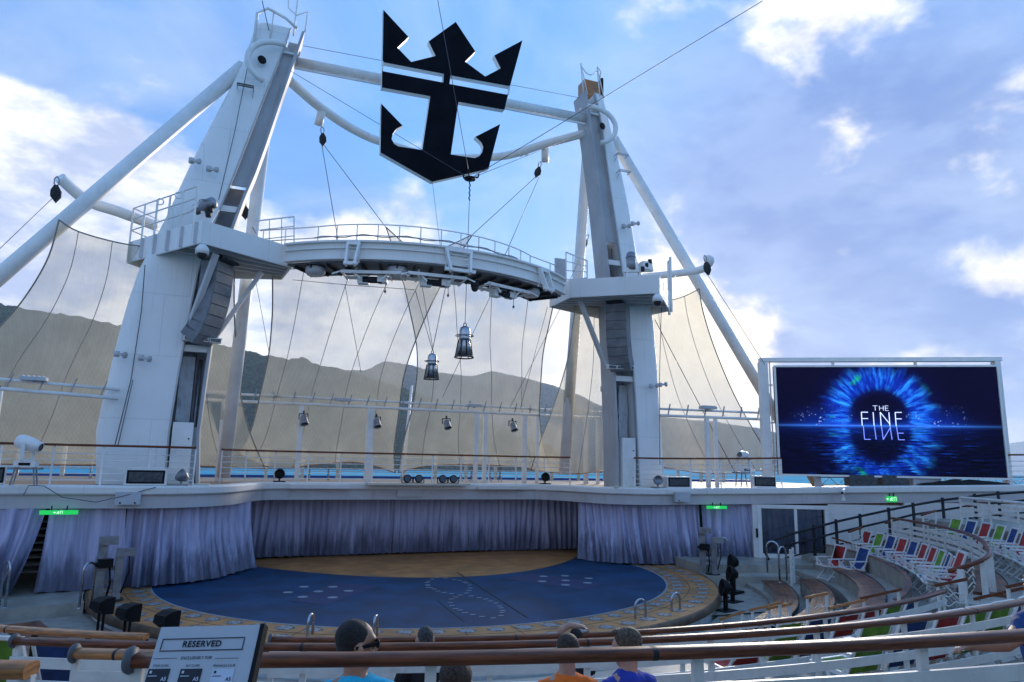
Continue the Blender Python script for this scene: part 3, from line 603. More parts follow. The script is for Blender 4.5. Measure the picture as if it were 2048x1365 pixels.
    if sx < 0:
        hb.tube([(xc_,YF,zt),(xc_+.05,YF+.2,zt+.9)], .025, 6).tube([(xc_-.35,YF+.4,zt),(xc_-.3,YF+.3,zt+1.5)], .03, 6).tube([(xc_+.05,YF+.2,zt+.9),(xc_-.3,YF+.3,zt+.75),(xc_-.6,YF+.3,zt+.95),(xc_-.62,YF+.3,zt+1.45),(xc_-.3,YF+.3,zt+1.75)], .022, 6)
        hb.tube([(xo,YF,zt-1.0),(xo+.02,YF-.1,zt+.2),(xo+.35,YF-.15,zt+.45),(xo+.95,YF-.05,zt+.3),(xc_-.25,YF,zt+.05)], .05, 8)
        hb.tube([(xo+.55,YF-.1,zt+.4),(xo+.5,YF,zt-.6)], .03, 6)
    else:
        for xx in (xc_-.05, xo-.3): hb.tube([(xx,YF,zt-.1),(xx-.12,YF,zt+1.15)], .03, 6).tube([(xx+.25,YF+.1,zt-.1),(xx-.12,YF,zt+1.15)], .022, 6)
        hb.tube([(xc_-.17,YF,zt+1.05),(xc_+.1,YF,zt+.78),(xo-.7,YF,zt+.75),(xo-.42,YF,zt+1.0)], .022, 6).tube([(xo-.42,YF,zt+1.2),(xo-.25,YF,zt+1.0),(xo-.3,YF,zt+.7)], .025, 6)
    hb.build('head_rail', M['clean'], t)
    ring_c = (xo-sx*.25, YF-.1, zt-1.55)
    rp = [(ring_c[0]+sx*(-.75+1.15*math.sin(k/10*2.6)), ring_c[1]-.15-.25*math.sin(k/10*3.1), ring_c[2]+.75*math.cos(k/10*2.9)) for k in range(11)]
    MB().tube(rp, .10, 10).build('curved_pipe', M['clean'], t)
    MB().lathe([(0,-.03),(.13,-.03),(.15,0),(.13,.03),(0,.03)], (xo-sx*.3,YF-.2,zt-1.5), (.3,-1,0), 14).build('pulley', M['black'], t)
    for dz in (2.6, 3.3 if sx > 0 else 2.6):
        z = top-dz; x = sx*(itp(TI,z)+.35)
        MB().bar((x,YF-.02,z), (x,YF-.32,z+.03), .03, .03).bar((x+sx*.5,YF-.02,z), (x+sx*.5,YF-.32,z+.03), .03, .03).bar((x,YF-.32,z+.03), (x+sx*.5,YF-.32,z+.03), .03, .03).bar((x,YF-.2,z+.03), (x+sx*.5,YF-.2,z+.03), .03, .03).bar((x,YF-.32,z), (x,YF-.05,z-.25), .02, .02).build('step_bracket', M['midgrey'], t)
    return t
mL = mast(-1, LO, LI, LC, 18.2, 'white leaning mast nearest the left edge, the larger looking of the two')
mR = mast(1, RO, RI, RC, 18.5, 'white leaning mast between the crown emblem and the big screen')
box((6.75,24.0,19.0), (.75,.6,.7)).build('head_box', M['woodlight'], mR)
box((7.18,24.0,19.1), (.1,.7,.9)).build('head_plate', M['black'], mR)
for c in [(-7.93,22.90,12.73),(-7.41,22.90,12.55),(-9.36,22.90,6.48),(-8.72,22.90,6.41)]: flood(c, Vector((.75,-.35,-.1)).normalized(), mL, .62)
for c in [(7.67,22.90,12.87),(8.09,22.90,13.04),(8.82,22.90,6.58),(9.23,22.90,6.66)]: flood(c, Vector((.8,-.2,.1)).normalized(), mR, .6)
for c in [(7.33,24.60,13.17),(7.67,24.60,6.57)]: flood(c, Vector((1,0,0)), mR, .8)
MB().tube([(-8.89,22.90,9.22),(-8.87,23.10,7.88),(-8.94,23.10,5.77),(-9.16,23.10,3.87)], .014, 5).tube([(-8.89,23.10,5.77),(-9.08,23.10,3.87)], .012, 5).build('hanging_rope', M['cable'], mL)
MB().tube([(-6.50,23.05,17.00),(-6.76,23.10,14.10),(-7.05,23.10,11.65)], .012, 5).build('halyard', M['cable'], mL)
MB().tube([(9.45,23.00,10.09),(9.28,23.00,6.87),(9.23,23.00,3.60)], .014, 5).build('hanging_rope', M['cable'], mR)

# ---------------------------------------------------------------- bridge between the masts
br = thing('arched_bridge', 'curved white lighting bridge spanning between the two masts', 'bridge', (0,20.9,9.6))
BR, BC = 7.28, 27.98
def barc(r, a0, a1, z, n=48): return [(r*math.sin(R(a0+(a1-a0)*i/n)), BC-r*math.cos(R(a0+(a1-a0)*i/n)), z) for i in range(n+1)]
A0 = 42.5
MB().sweep([(-.02,.15),(.02,.15),(.02,.66),(-.02,.66)], barc(BR,-A0,A0,9.6)).build('web', M['white'], br)
MB().sweep([(-.16,.662),(.14,.662),(.14,.72),(-.16,.72)], barc(BR,-A0,A0,9.6)).build('top_flange', M['white'], br)
MB().sweep([(-.10,.11),(.12,.11),(.12,.148),(-.10,.148)], barc(BR,-A0,A0,9.6)).build('bottom_flange', M['white'], br)
MB().sweep([(.025,.46),(.10,.46),(.10,.49),(.025,.49)], barc(BR,-A0,A0,9.6)).build('mid_rib', M['white'], br)
MB().sweep([(-1.3,.05),(-.11,.05),(-.11,.11),(-1.3,.11)], barc(BR,-A0,A0,9.6)).build('walkway', M['capgrey'], br)
MB().sweep([(-1.36,-.02),(-1.30,-.02),(-1.30,.60),(-1.36,.60)], barc(BR,-A0,A0,9.6)).build('rear_web', M['grey'], br)
for i in range(19):
    a = -A0+2*A0*(i+.5)/19
    q = [(rr*math.sin(R(a)), BC-rr*math.cos(R(a)), 9.59) for rr in (BR-.12, BR-1.28)]
    MB().bar(q[0], q[1], .05, .10).build('cross_joist', M['dark'], br)
rl = [(-1.25, .36+.95),(-1.25,.36+.62),(-1.25,.36+.14)]
for k, z in enumerate((11.32, 10.93, 10.46)): MB().tube([(-5.7,24.7,z)]+barc(BR-1.28,-A0+1,A0-1,z,40)+[(5.9,24.5,z)], .022, 6).build('guard_rail', M['clean'], br)
MB().tube([(x,y,z+.05*math.sin(i*1.3)) for i,(x,y,z) in enumerate(barc(BR-1.22,-A0+1,A0-1,10.9,30))], .016, 5).build('cable_run', M['cable'], br)
for i in range(13):
    a = -A0+2+(2*A0-4)*i/12; x, y = (BR-1.28)*math.sin(R(a)), BC-(BR-1.28)*math.cos(R(a))
    bar((x,y,9.7),(x,y,11.32),.035).build('stanchion', M['clean'], br)
for x, y in ((-4.9,24.15),(-5.6,24.6),(5.0,24.0),(5.8,24.45)): bar((x,y,9.9),(x,y,11.32),.035).build('stanchion', M['clean'], br)
def hanger(a, wide):
    e = (math.sin(R(a)), -math.cos(R(a))); tn = (math.cos(R(a)), math.sin(R(a)))
    P = lambda u, v, z: (BR*e[0]+e[0]*v+tn[0]*u, BC+BR*e[1]+e[1]*v+tn[1]*u, z)
    b = MB()
    for s in (-1,1):
        b.bar(P(s*wide,.1,10.28), P(s*wide*.75,.42,9.42), .07, .16, up=(e[0],e[1],0)); b.bar(P(s*wide*.95,.2,10.05), P(s*wide*.95,.06,9.6), .04, .05)
        for k in range(4): b.bar(P(s*wide*.93,.16+.07*k,10.15-.18*k), P(s*wide*.5,.10+.05*k,10.1-.18*k), .03, .03)
    b.bar(P(-wide*1.2,.36,9.5), P(wide*1.2,.36,9.5), .1, .1); b.bar(P(-wide*1.1,.2,10.2), P(wide*1.1,.2,10.2), .04, .12)
    b.build('hanger_bracket', M['clean'], br)
hanger(-24, .18); hanger(1.5, .42); hanger(29, .22)
def winch(a, dr, k):
    e = (math.sin(R(a)), -math.cos(R(a))); tn = (math.cos(R(a)), math.sin(R(a))); rr = BR-.65+dr
    P = lambda u, v, z: (rr*e[0]+e[0]*v+tn[0]*u, BC+rr*e[1]+e[1]*v+tn[1]*u, z)
    b = MB()
    for v in (-.38,.38): b.bar(P(-.95,v,9.40), P(.95,v,9.40), .05, .10)
    for u in (-.9,-.55,.55,.9): b.bar(P(u,-.5,9.36), P(u,.5,9.36), .05, .05)
    for u in (-.55,.55): b.bar(P(u,0,9.36), P(u,0,9.75), .06, .06); b.bar(P(u,.3,9.4), P(u*.6,.3,9.2), .05, .05)
    b.box(P(-.3,0,9.22), (.34,.3,.24), R(a)); b.box(P(.32,.05,9.24), (.3,.34,.2), R(a)); b.bar(P(-.95,.42,9.4), P(-1.2,.5,9.28), .04,.04); b.bar(P(.95,.42,9.4), P(1.2,.5,9.28), .04,.04)
    o = b.build('winch_frame', M['clean'], br)
    MB().lathe([(0,-.3),(.11,-.3),(.11,.3),(0,.3)], P(0,.1,9.22), (tn[0],tn[1],0), 12).build('winch_drum', M['dark'], br)
    MB().tube([P(.42,.1,9.2),P(.42,.1,8.9)], .012, 5).lathe([(.02,-.05),(.045,0),(.02,.05)], P(.42,.1,8.85), (0,0,1), 8).build('hook', M['cable'], br)
winch(-20,0,0); winch(-3,.1,1); winch(19,0,2)
for a in (-36,-13.5,30): 
    rr = BR-.5; MB().lathe([(0,0),(.26,0),(.32,.10),(.32,.24),(0,.24)], (rr*math.sin(R(a)), BC-rr*math.cos(R(a)), 9.38), (0,0,1), 16).build('junction_pod', M['midgrey'], br)
MB().ellipsoid((.95,21.1,9.18),(.12,.12,.12),12,8).lathe([(0,.0),(.14,.0),(.14,.2),(0,.2)], (.95,21.1,9.22),(0,0,1),12).build('dome_camera', M['dark'], br)
# end gates on the bridge
for nm, q in (('left',[(-5.85,23.60,11.29),(-4.70,23.60,11.61),(-4.63,23.60,10.60),(-5.78,23.60,10.31)]), ('right',[(5.64,23.90,11.82),(6.58,23.90,11.59),(6.58,23.90,10.88),(5.65,23.90,10.69)])):
    g_ = MB(); 
    for a, b in zip(q, q[1:]+q[:1]): g_.bar(a, b, .04, .04)
    for t in (.33,.66): g_.bar(lerp(q[0],q[3],t), lerp(q[1],q[2],t), .03, .03); g_.bar(lerp(q[0],q[1],t), lerp(q[3],q[2],t), .03, .03)
    g_.build('end_gate', M['clean'], br)

# ---------------------------------------------------------------- mast platforms
def platform(sx, label):
    t = thing('mast_platform', label, 'platform', (sx*7.4,23,9.65))
    P = [(-4.72,22.9),(-7.33,21.3),(-9.6,24.6),(-8.6,26.0),(-4.9,24.6)] if sx < 0 else [(5.2,22.6),(7.75,20.62),(9.75,22.9),(9.0,25.8),(5.2,24.4)]
    zt, zb = 10.33, 9.64
    for i in range(5):
        a, b = P[i], P[(i+1) % 5]; mt = M['white'] if i == 0 else M['mastwhite']
        d = Vector((b[0]-a[0], b[1]-a[1], 0)).normalized(); 
        MB().bar((a[0],a[1],(zt+zb)/2), (b[0],b[1],(zt+zb)/2), .05, zt-zb).build('fascia_panel', mt, t)
    MB().prism([(x*.997+sx*.02,y,zb+.40) for x, y in P], (0,0,.05)).build('deck_plate', M['dark'], t)
    fr = MB()
    for k in range(1,5):
        u = k/5; a = lerp(P[0],P[4],u); b = lerp(P[1],P[2],u); fr.bar((a[0],a[1],zb+.12), (b[0],b[1],zb+.12), .08, .16)
    for k in range(1,4):
        u = k/4; a = lerp(P[0],P[1],u); b = lerp(P[4],P[2],u); fr.bar((a[0],a[1],zb+.24), (b[0],b[1],zb+.24), .06, .12)
    fr.build('underframe', M['midgrey'], t)
    if sx < 0:
        n = 6; A, B = P[1], P[2]
        for i in range(n):
            q = lerp(A,B,.12+.88*i/(n-1)); bar((q[0],q[1],zb+.05),(q[0],q[1],zt+1.15),.06).build('stanchion', M['clean'], t)
            q2 = lerp(A,B,.06+.9*i/(n-1)); bar((q2[0]-.04,q2[1]-.03,zb+.03),(q2[0]-.04,q2[1]-.03,zt-.03),.10,.06).build('stiffener', M['midgrey'], t)
        for z in (.4,.78,1.15): 
            a, b = lerp(A,B,.12), B; MB().tube([(a[0],a[1],zt+z),(b[0],b[1],zt+z)], .022, 6).build('guard_rail', M['clean'], t)
        e = P[2]; f = P[3]
        for z in (.4,.78,1.15): MB().tube([(e[0],e[1],zt+z),(f[0],f[1],zt+z)], .022, 6).build('guard_rail', M['clean'], t)
        for u in (.25,.5): 
            q = lerp(A,B,u+.08); MB().tube([(q[0]-.1,q[1],zt+.95+.13*math.cos(k*.63)) if False else (q[0]-.05+.10*math.cos(k*.63),q[1]-.08,zt+1.0+.10*math.sin(k*.63)) for k in range(11)], .02, 6).build('rail_ring', M['clean'], t)
    else:
        for x, y in ((9.35,22.2),(9.6,22.7)): bar((x,y,zt-.9),(x,y,zt+1.3),.07).build('stanchion', M['clean'], t)
        MB().tube([(9.35,22.2,zt+1.28),(9.6,22.7,zt+1.28)], .02, 6).build('guard_rail', M['clean'], t)
        MB().tube([(9.55,22.4,zt+.72),(9.68,22.35,zt+.62),(9.55,22.3,zt+.52)], .022, 6).build('rail_ring', M['clean'], t)
        MB().box((5.6,24.3,11.0), (.5,.08,1.3)).build('access_door', M['silver'], t)
    # dome camera under the corner
    c = P[1]; cx, cy = c[0]-sx*.05, c[1]+.05
    MB().lathe([(0,0),(.09,0),(.18,-.12),(.19,-.28),(0,-.28)], (cx,cy,zb-.02), (0,0,1), 14).build('camera_housing', M['clean'], t)
    MB().ellipsoid((cx,cy,zb-.32),(.14,.14,.14),12,8).build('camera_dome', M['dark'], t)
    # winch on deck
    c = (-7.34,22.00,11.02) if sx < 0 else (7.20,21.60,11.05)
    w_ = MB().lathe([(0,-.35),(.16,-.35),(.18,-.1),(.18,.25),(.12,.32),(0,.34)], c, (0,0,1) if sx > 0 else (.7,-.3,.35), 14)
    w_.lathe([(.19,-.02),(.21,0),(.19,.02)], Vector(c)+Vector((0,0,.12)), (0,0,1), 14)
    w_.build('winch_motor', M['greysteel'], t)
    e = MB()
    if sx > 0: e.bar((c[0]-.35,c[1],c[2]-.42),(c[0]+.9,c[1]-.05,c[2]-.25),.12,.16).box((c[0]+.62,c[1],c[2]-.15),(.4,.35,.3)).bar((c[0]-.2,c[1],10.4),(c[0]-.2,c[1],c[2]-.3),.1,.1).bar((c[0]+.35,c[1],10.4),(c[0]+.35,c[1],c[2]-.3),.1,.1)
    else: e.bar((c[0]-.5,c[1],c[2]-.25),(c[0]+.15,c[1]-.1,c[2]+.2),.1,.1).bar((c[0]+.1,c[1]-.1,10.3),(c[0]+.35,c[1]-.1,c[2]-.1),.08,.08).bar((c[0],c[1],10.3),(c[0]-.1,c[1],c[2]),.1,.1)
    e.build('winch_frame', M['clean'], t)
    for k in range(3): MB().lathe([(0,-.06),(.10,-.06),(.10,.06),(0,.06)], (c[0]+sx*(.42+.16*k)*(1 if sx > 0 else -.25), c[1]-.12, c[2]-.3+.16*k), (1,-.4,0), 12).build('winch_sheave', M['dark'], t)
    return t
pL = platform(-1, 'wedge shaped grey platform wrapped round the left mast')
pR = platform(1, 'wedge shaped grey platform wrapped round the right mast')
def strut(a, b, label): tag(bar(a, b, .16, .13).build('diagonal_strut', M['midgrey']), label, 'strut', 'struts under the mast platforms')
strut((-6.93,21.90,9.54), (-7.63,23.00,7.02), 'left of two diagonal struts under the left platform')
strut((-5.59,23.20,9.46), (-6.91,23.30,7.01), 'right of two diagonal struts under the left platform')
strut((5.75,22.90,9.64), (7.01,23.15,7.17), 'diagonal strut under the right platform')
def line_array(top, face, n, label, side):
    t = thing('line_array_speaker', label, 'speaker', top); p = Vector(top); fx = Vector((face[0],face[1],0)).normalized(); sd = Vector((-fx.y,fx.x,0)) 
    ang = 0
    for i in range(n):
        ang = R(1+.75*i*i); d = (fx*math.cos(ang) - Vector((0,0,1))*math.sin(ang)); up = (Vector((0,0,1))*math.cos(ang) + fx*math.sin(ang))
        Mx = Matrix((sd, -d, up)).transposed(); c = p - up*.17
        cab = MB().box(c + d*-.28, (.80,.56,.325), M=Mx).build('cabinet', M['arraygrey'], t)
        MB().box(c + d*.006, (.76,.02,.30), M=Mx).build('grille', M['arraygrey'], cab)
        MB().box(c + d*-.28 + sd*side*.415, (.02,.46,.26), M=Mx).build('rigging_plate', M['clean'], cab)
        p = p - up*.335
    MB().bar(Vector(top)+sd*.3+Vector((0,0,.02)), Vector(top)-sd*.3+Vector((0,0,.02)), .5, .08).bar(Vector(top)-fx*.25, Vector(top)-fx*.25+Vector((0,0,.75)), .12, .12).build('fly_bar', M['dark'], t)
line_array((-6.65,22.5,9.45), (.95,-.75), 8, 'curved stack of grey loudspeakers hanging under the left platform', 1)
line_array((7.05,22.5,9.6), (-.80,-.75), 8, 'curved stack of grey loudspeakers hanging under the right platform', -1)
def flood_bar(c, rz, label):
    t = thing('floodlight_bar', label, 'floodlight', c)
    for k in (-1,0,1):
        q = Vector(c)+Matrix.Rotation(rz,3,'Z') @ Vector((.36*k,0,0))
        h = MB().box(q, (.33,.24,.13), rz).build('housing', M['clean'], t); MB().box(q+Matrix.Rotation(rz,3,'Z') @ Vector((0,-.125,0)), (.29,.012,.10), rz).build('lens', M['lens'], h)
    MB().bar(Vector(c)+Vector((-.55,.15,.09)), Vector(c)+Vector((.55,.15,.09)), .05, .04).build('mount', M['clean'], t)
flood_bar((-7.12,22.90,7.08), .12, 'row of three floodlights on the left mast below the speakers')
flood_bar((7.46,22.90,7.21), -.1, 'row of three floodlights on the right mast below the speakers')

# ---------------------------------------------------------------- big tubes
def big_tube(name, label, pts, r, cat='tube', n=18, group=None, sm=True):
    o = MB().tube(smoothpath(pts, 10) if sm and len(pts) > 2 else pts, r, n).build(name, M['clean']); tag(o, label, cat, group); return o
big_tube('support_tube', 'thick white tube slanting from the left mast top to the left edge', [(-6.7,23.7,16.7),(-17.0,23.7,2.75)], .235, group='raking support tubes')
big_tube('support_tube', 'thick white tube slanting from the right mast down behind the screen', [(7.7,23.7,16.95),(17.8,23.7,2.75)], .225, group='raking support tubes')
big_tube('support_tube', 'white tube dropping close behind the left mast', [(-5.81,24.90,16.00),(-6.21,26.30,2.90)], .22, group='rear support tubes')
big_tube('support_tube', 'white tube dropping close behind the right mast', [(7.21,24.90,17.92),(6.78,26.30,3.17)], .22, group='rear support tubes')
cbm = thing('top_beam', 'straight white tube joining both mast tops behind the emblem', 'tube', (0,24,17.5))
MB().tube([(-5.2,24.1,17.5),(6.3,23.6,17.5)], .19, 16).build('tube', M['clean'], cbm)
MB().bar((-5.2,24.0,17.22),(6.3,23.5,17.22), .05, .07).build('light_strip', M['clean'], cbm)
for i in range(40): MB().bar((-5.1+11.3*i/39,24.0-.5*i/39,17.24),(-4.95+11.3*i/39,24.0-.5*i/39,17.34), .02, .02).build('strip_clip', M['midgrey'], cbm)
bow = thing('bowed_tube', 'bowed white tube curving backwards between the mast tops', 'tube', (0,28,17))
MB().tube(smoothpath([(-5.2,24.5,17.0),(-3.9,26.07,17.0),(-2.4,27.4,17),(-.97,28.1,17.0),(1.5,28.5,17),(4.07,27.3,17.0),(5.35,25.4,17.0),(6.5,23.8,17.0)], 8), .175, 14).build('tube', M['clean'], bow)
for a, b in (((-3.82,26.10,16.89),(-3.90,26.40,16.39)),((5.45,25.60,17.07),(5.60,25.90,16.42))): MB().tube([a,b], .16, 14).build('stub', M['clean'], bow)
MB().tube([(4.9,26.3,17.0),(4.85,26.37,17)], .2, 14).tube([(4.75,26.5,17),(4.7,26.57,17)], .2, 14).build('collar', M['clean'], bow)
big_tube('outrigger_tube', 'curved white arm poking out left of the slanting tube', [(-11.57,23.87,11.90),(-10.90,24.52,11.50),(-9.98,24.64,11.30),(-9.0,25.3,11.2)], .17, group='sail outriggers')
big_tube('outrigger_tube', 'short white arm beside the right slanting tube', [(9.3,24.2,11.3),(11.2,22.9,11.5),(11.35,22.3,11.75),(11.29,22.44,11.90)], .15, group='sail outriggers')

# ---------------------------------------------------------------- crown and anchor emblem
EP = [(-2.40,21.80,18.82),(-1.48,21.80,18.03),(-1.85,21.80,17.53),(-1.35,21.80,17.12),(-0.50,21.80,17.56),(-0.77,21.80,18.05),(0.19,21.80,19.07),(0.96,21.80,18.10),(0.59,21.80,17.61),(1.36,21.80,17.22),(1.94,21.80,17.68),(1.68,21.80,18.13),(2.78,21.80,19.02),(2.32,21.80,17.06),(0.07,21.80,16.95),(0.04,21.80,16.62),(2.25,21.80,16.71),(2.12,21.80,16.09),(0.39,21.80,16.02),(0.18,21.80,14.01),(1.06,21.80,14.04),(1.22,21.80,14.15),(1.32,21.80,14.32),(1.35,21.80,14.51),(1.28,21.80,14.67),(1.05,21.80,14.84),(1.97,21.80,15.51),(1.57,21.80,13.73),(-0.44,21.80,12.90),(-2.24,21.80,13.62),(-2.30,21.80,15.36),(-1.54,21.80,14.72),(-1.75,21.80,14.56),(-1.86,21.80,14.36),(-1.89,21.80,14.17),(-1.80,21.80,14.01),(-1.65,21.80,13.95),(-0.83,21.80,13.98),(-0.63,21.80,16.00),(-2.31,21.80,15.94),(-2.33,21.80,16.54),(-0.19,21.80,16.62),(-0.18,21.80,16.95),(-2.33,21.80,16.87)]
em = thing('crown_anchor_emblem', 'big black emblem of a crown above an anchor hanging in the sky', 'emblem', (.1,21.8,13))
nE = len(EP); fm = MB(); fm.add([Vector(q) for q in EP], [tuple(range(nE))]); fm.build('front_face', M['emblem'], em)
bk = MB(); bk.add([Vector(q)+Vector((0,.22,0)) for q in EP], [tuple(reversed(range(nE)))]); bk.build('rear_face', M['emblem'], em)
ebm = MB(); ebm.add([Vector(q) for q in EP]+[Vector(q)+Vector((0,.22,0)) for q in EP], [(i,(i+1) % nE,nE+(i+1) % nE,nE+i) for i in range(nE)]); ebm.build('edge_band', M['mastwhite'], em)
for a, b in zip([(-2.33,21.80,16.87),(2.30,21.80,17.05)], [(-2.32,21.80,16.54),(2.24,21.80,16.70)]): MB().bar(a, b, .03, .14).build('end_strap', M['clean'], em)
# ---------------------------------------------------------------- rigging
def pulley(c, label, d=(0,0,-1)):
    t = thing('pulley_block', label, 'pulley', c); c = Vector(c); d = Vector(d).normalized()
    a, b, _ = frame(d, (0,1,0))
    prof = [(-.05,.0),(-.13,.16),(-.13,.34),(0,.52),(.13,.34),(.13,.16),(.05,0)]
    q = [c + d*z + a*x for x, z in prof]
    MB().prism([v - b*.06 for v in q], b*.12).build('cheek', M['dark'], t)
    MB().tube([c - d*.28 + a*.0, c - d*.2 + a*.06, c - d*.05 + a*.06, c, c - d*.05 - a*.06, c - d*.2 - a*.06, c - d*.28], .02, 6).build('shackle', M['greysteel'], t)
pulley((-3.70,26.50,16.14), 'dark pulley block hanging left of the emblem', (.1,0,-1))
pulley((5.36,26.00,16.19), 'dark pulley block hanging right of the emblem', (-.25,0,-1))
pulley((-11.38,22.80,11.27), 'dark pulley block at the far left outrigger', (.05,0,-1))
pulley((10.51,21.50,11.38), 'dark pulley block at the right outrigger', (.2,0,-1))
pulley((-6.29,25.50,12.41), 'dark pulley block behind the left mast', (.15,0,-1))
pulley((7.38,25.50,13.05), 'dark pulley block behind the right mast', (-.5,0,-1))
def cable(pts, label, r=.013):
    tag(MB().tube(pts, r, 5).build('cable', M['cable']), label, 'cable', 'rigging cables')
TIPD, TIPC = (-1.51,24.00,11.83), (1.77,24.00,12.02)
cable([(-3.66,26.50,15.73), TIPD], 'cable from the left pulley to the pointed sail tip')
cable([(-3.71,26.50,15.72), (-3.28,22.30,10.19)], 'cable from the left pulley straight down to the bridge')
cable([(5.27,26.00,15.79), TIPC], 'cable from the right pulley to the pointed sail tip')
cable([(5.36,26.00,15.73), (2.36,22.30,10.62)], 'cable from the right pulley straight down to the bridge')
HUB = (0.64,21.00,12.89)
cable([HUB, (7.89,15.00,17.57)], 'long cable rising to the top right corner', .012)
cable([HUB, (-1.50,18.00,17.01)], 'cable rising in front of the emblem to the top edge', .010)
cable([(-4.85,23.30,17.72), (5.95,23.30,18.19)], 'thin cable between the two mast heads', .009)
cable([(-5.18,23.30,16.68), HUB], 'cable from the left mast head to the central ring', .009)
cable([(6.18,23.40,16.77), HUB], 'cable from the right mast to the central ring', .009)
cable([(-0.43,21.80,12.87), (-0.27,21.00,10.22)], 'thin line below the tip of the emblem', .007)
cable([(-11.38,22.80,10.96), (-12.18,21.50,8.83)], 'cable at the upper left edge running from the outrigger', .009)
cable([(10.54,21.50,10.92), (13.17,21.50,7.54)], 'cable along the right slanting tube', .012)
cable([(-6.20,25.50,12.05), (-5.51,24.50,10.60)], 'short cable behind the left mast', .012)
cable([(7.28,25.50,12.59), (6.12,24.50,10.89)], 'short cable behind the right mast', .012)
cable([(-6.28,22.00,18.18), (-5.99,23.10,17.87)], 'cable leaving the left mast head upwards', .014)
cable([(-4.67,22.50,9.15),(-2.90,22.30,9.13),(-0.83,22.00,9.14)], 'sagging line strung under the bridge', .010)
cable([(4.26,22.60,9.18), (4.23,25.00,5.60)], 'slanting line under the right half of the bridge', .009)
cable([(4.87,22.80,9.23), (4.21,26.00,5.76)], 'longer slanting line under the right half of the bridge', .009)
cable([(1.81,22.00,9.17), (0.82,24.00,5.83)], 'line slanting down right of the lower lantern', .009)
cable([(-3.10,22.00,9.05), (-2.11,24.00,6.54)], 'line hanging from the left winch on the bridge', .009)
cable([(9.52,23.60,9.40), (14.80,25.50,3.34)], 'stay running down in front of the right sail', .016)
cable([(-5.73,24.50,9.51), (-5.10,25.00,7.15)], 'thin stay left of the big sail', .009)
hub = thing('rigging_hub', 'dark ring joining the cables under the emblem', 'rigging', HUB)
MB().tube([tuple(Vector(HUB)+Vector((.16*math.cos(k*.524),.16*math.sin(k*.524),0))) for k in range(12)], .045, 8).lathe([(0,-.06),(.09,-.06),(.09,.05),(0,.05)], HUB, (0,0,1), 10).build('ring', M['black'], hub)
for a in (0,2.1,4.2): 
    e = Vector((math.cos(a),math.sin(a),.35))*.28; MB().tube([Vector(HUB)+e*.5, Vector(HUB)+e, Vector(HUB)+e*1.1+Vector((0,0,.1))], .03, 6).build('claw', M['black'], hub)
MB().tube([Vector(HUB)+Vector((0,0,-.05-.09*k)) + Vector((.018*(-1)**k,0,0)) for k in range(9)], .022, 6).build('chain', M['black'], hub)

def lantern(c, s, label):
    t = thing('hanging_lantern', label, 'lantern', c); c = Vector(c)            # c = bottom ring centre
    Z = lambda r, z: (r*s, z*s)
    MB().lathe([Z(0,1.0),Z(.10,1.0),Z(.16,.95),Z(.18,.86),Z(.18,.62)], c, n=20).build('cap', M['steel'], t)
    MB().lathe([Z(.178,.62),Z(.18,.56),Z(.15,.54)], c, n=20).build('cap_band', M['greysteel'], t)
    MB().lathe([Z(.17,.53),Z(.27,.06),Z(0,.05)], c, n=20).build('reflector', M['steel'], t)
    MB().tube([c+Vector((.30*s*math.cos(k*.314),.30*s*math.sin(k*.314),0)) for k in range(20)], .022*s, 7, closed=True).build('bottom_ring', M['dark'], t)
    MB().tube([c+Vector((.285*s*math.cos(k*.314),.285*s*math.sin(k*.314),.70*s)) for k in range(20)], .017*s, 7, closed=True).build('upper_ring', M['greysteel'], t)
    for k in range(8):
        a = k*math.pi/4; e = Vector((math.cos(a),math.sin(a),0)); MB().tube([c+e*.205*s+Vector((0,0,.56*s)), c+e*.30*s], .016*s, 6).build('cage_rod', M['dark'], t)
        if k % 2 == 0: MB().tube([c+e*.18*s+Vector((0,0,.70*s)), c+e*.285*s+Vector((0,0,.70*s))], .014*s, 6).build('spoke', M['greysteel'], t)
    MB().tube([c+Vector((.05*s*math.cos(k*.628),0,1.06*s+.06*s*math.sin(k*.628))) for k in range(10)], .015*s, 6, closed=True).build('eyelet', M['dark'], t)
    return t
lc, lc2 = Vector((0.62,21.00,6.85)), Vector((-0.37,21.20,6.12))
lantern(lc, 1.0, 'larger steel hanging lantern, the higher right one of the pair'); lantern(lc2, .80, 'smaller dark steel hanging lantern, the lower left one')
cable([lc+Vector((0,0,1.1)), Vector(HUB)+Vector((0,0,-.8))], 'vertical cable holding the larger lantern', .010)
cable([lc2+Vector((0,0,.92)), (-0.98,21.30,8.93)], 'left of two cables carrying the smaller lantern', .011)
cable([lc2+Vector((0,0,.92)), (0.04,21.30,9.31)], 'right of two cables carrying the smaller lantern', .011)

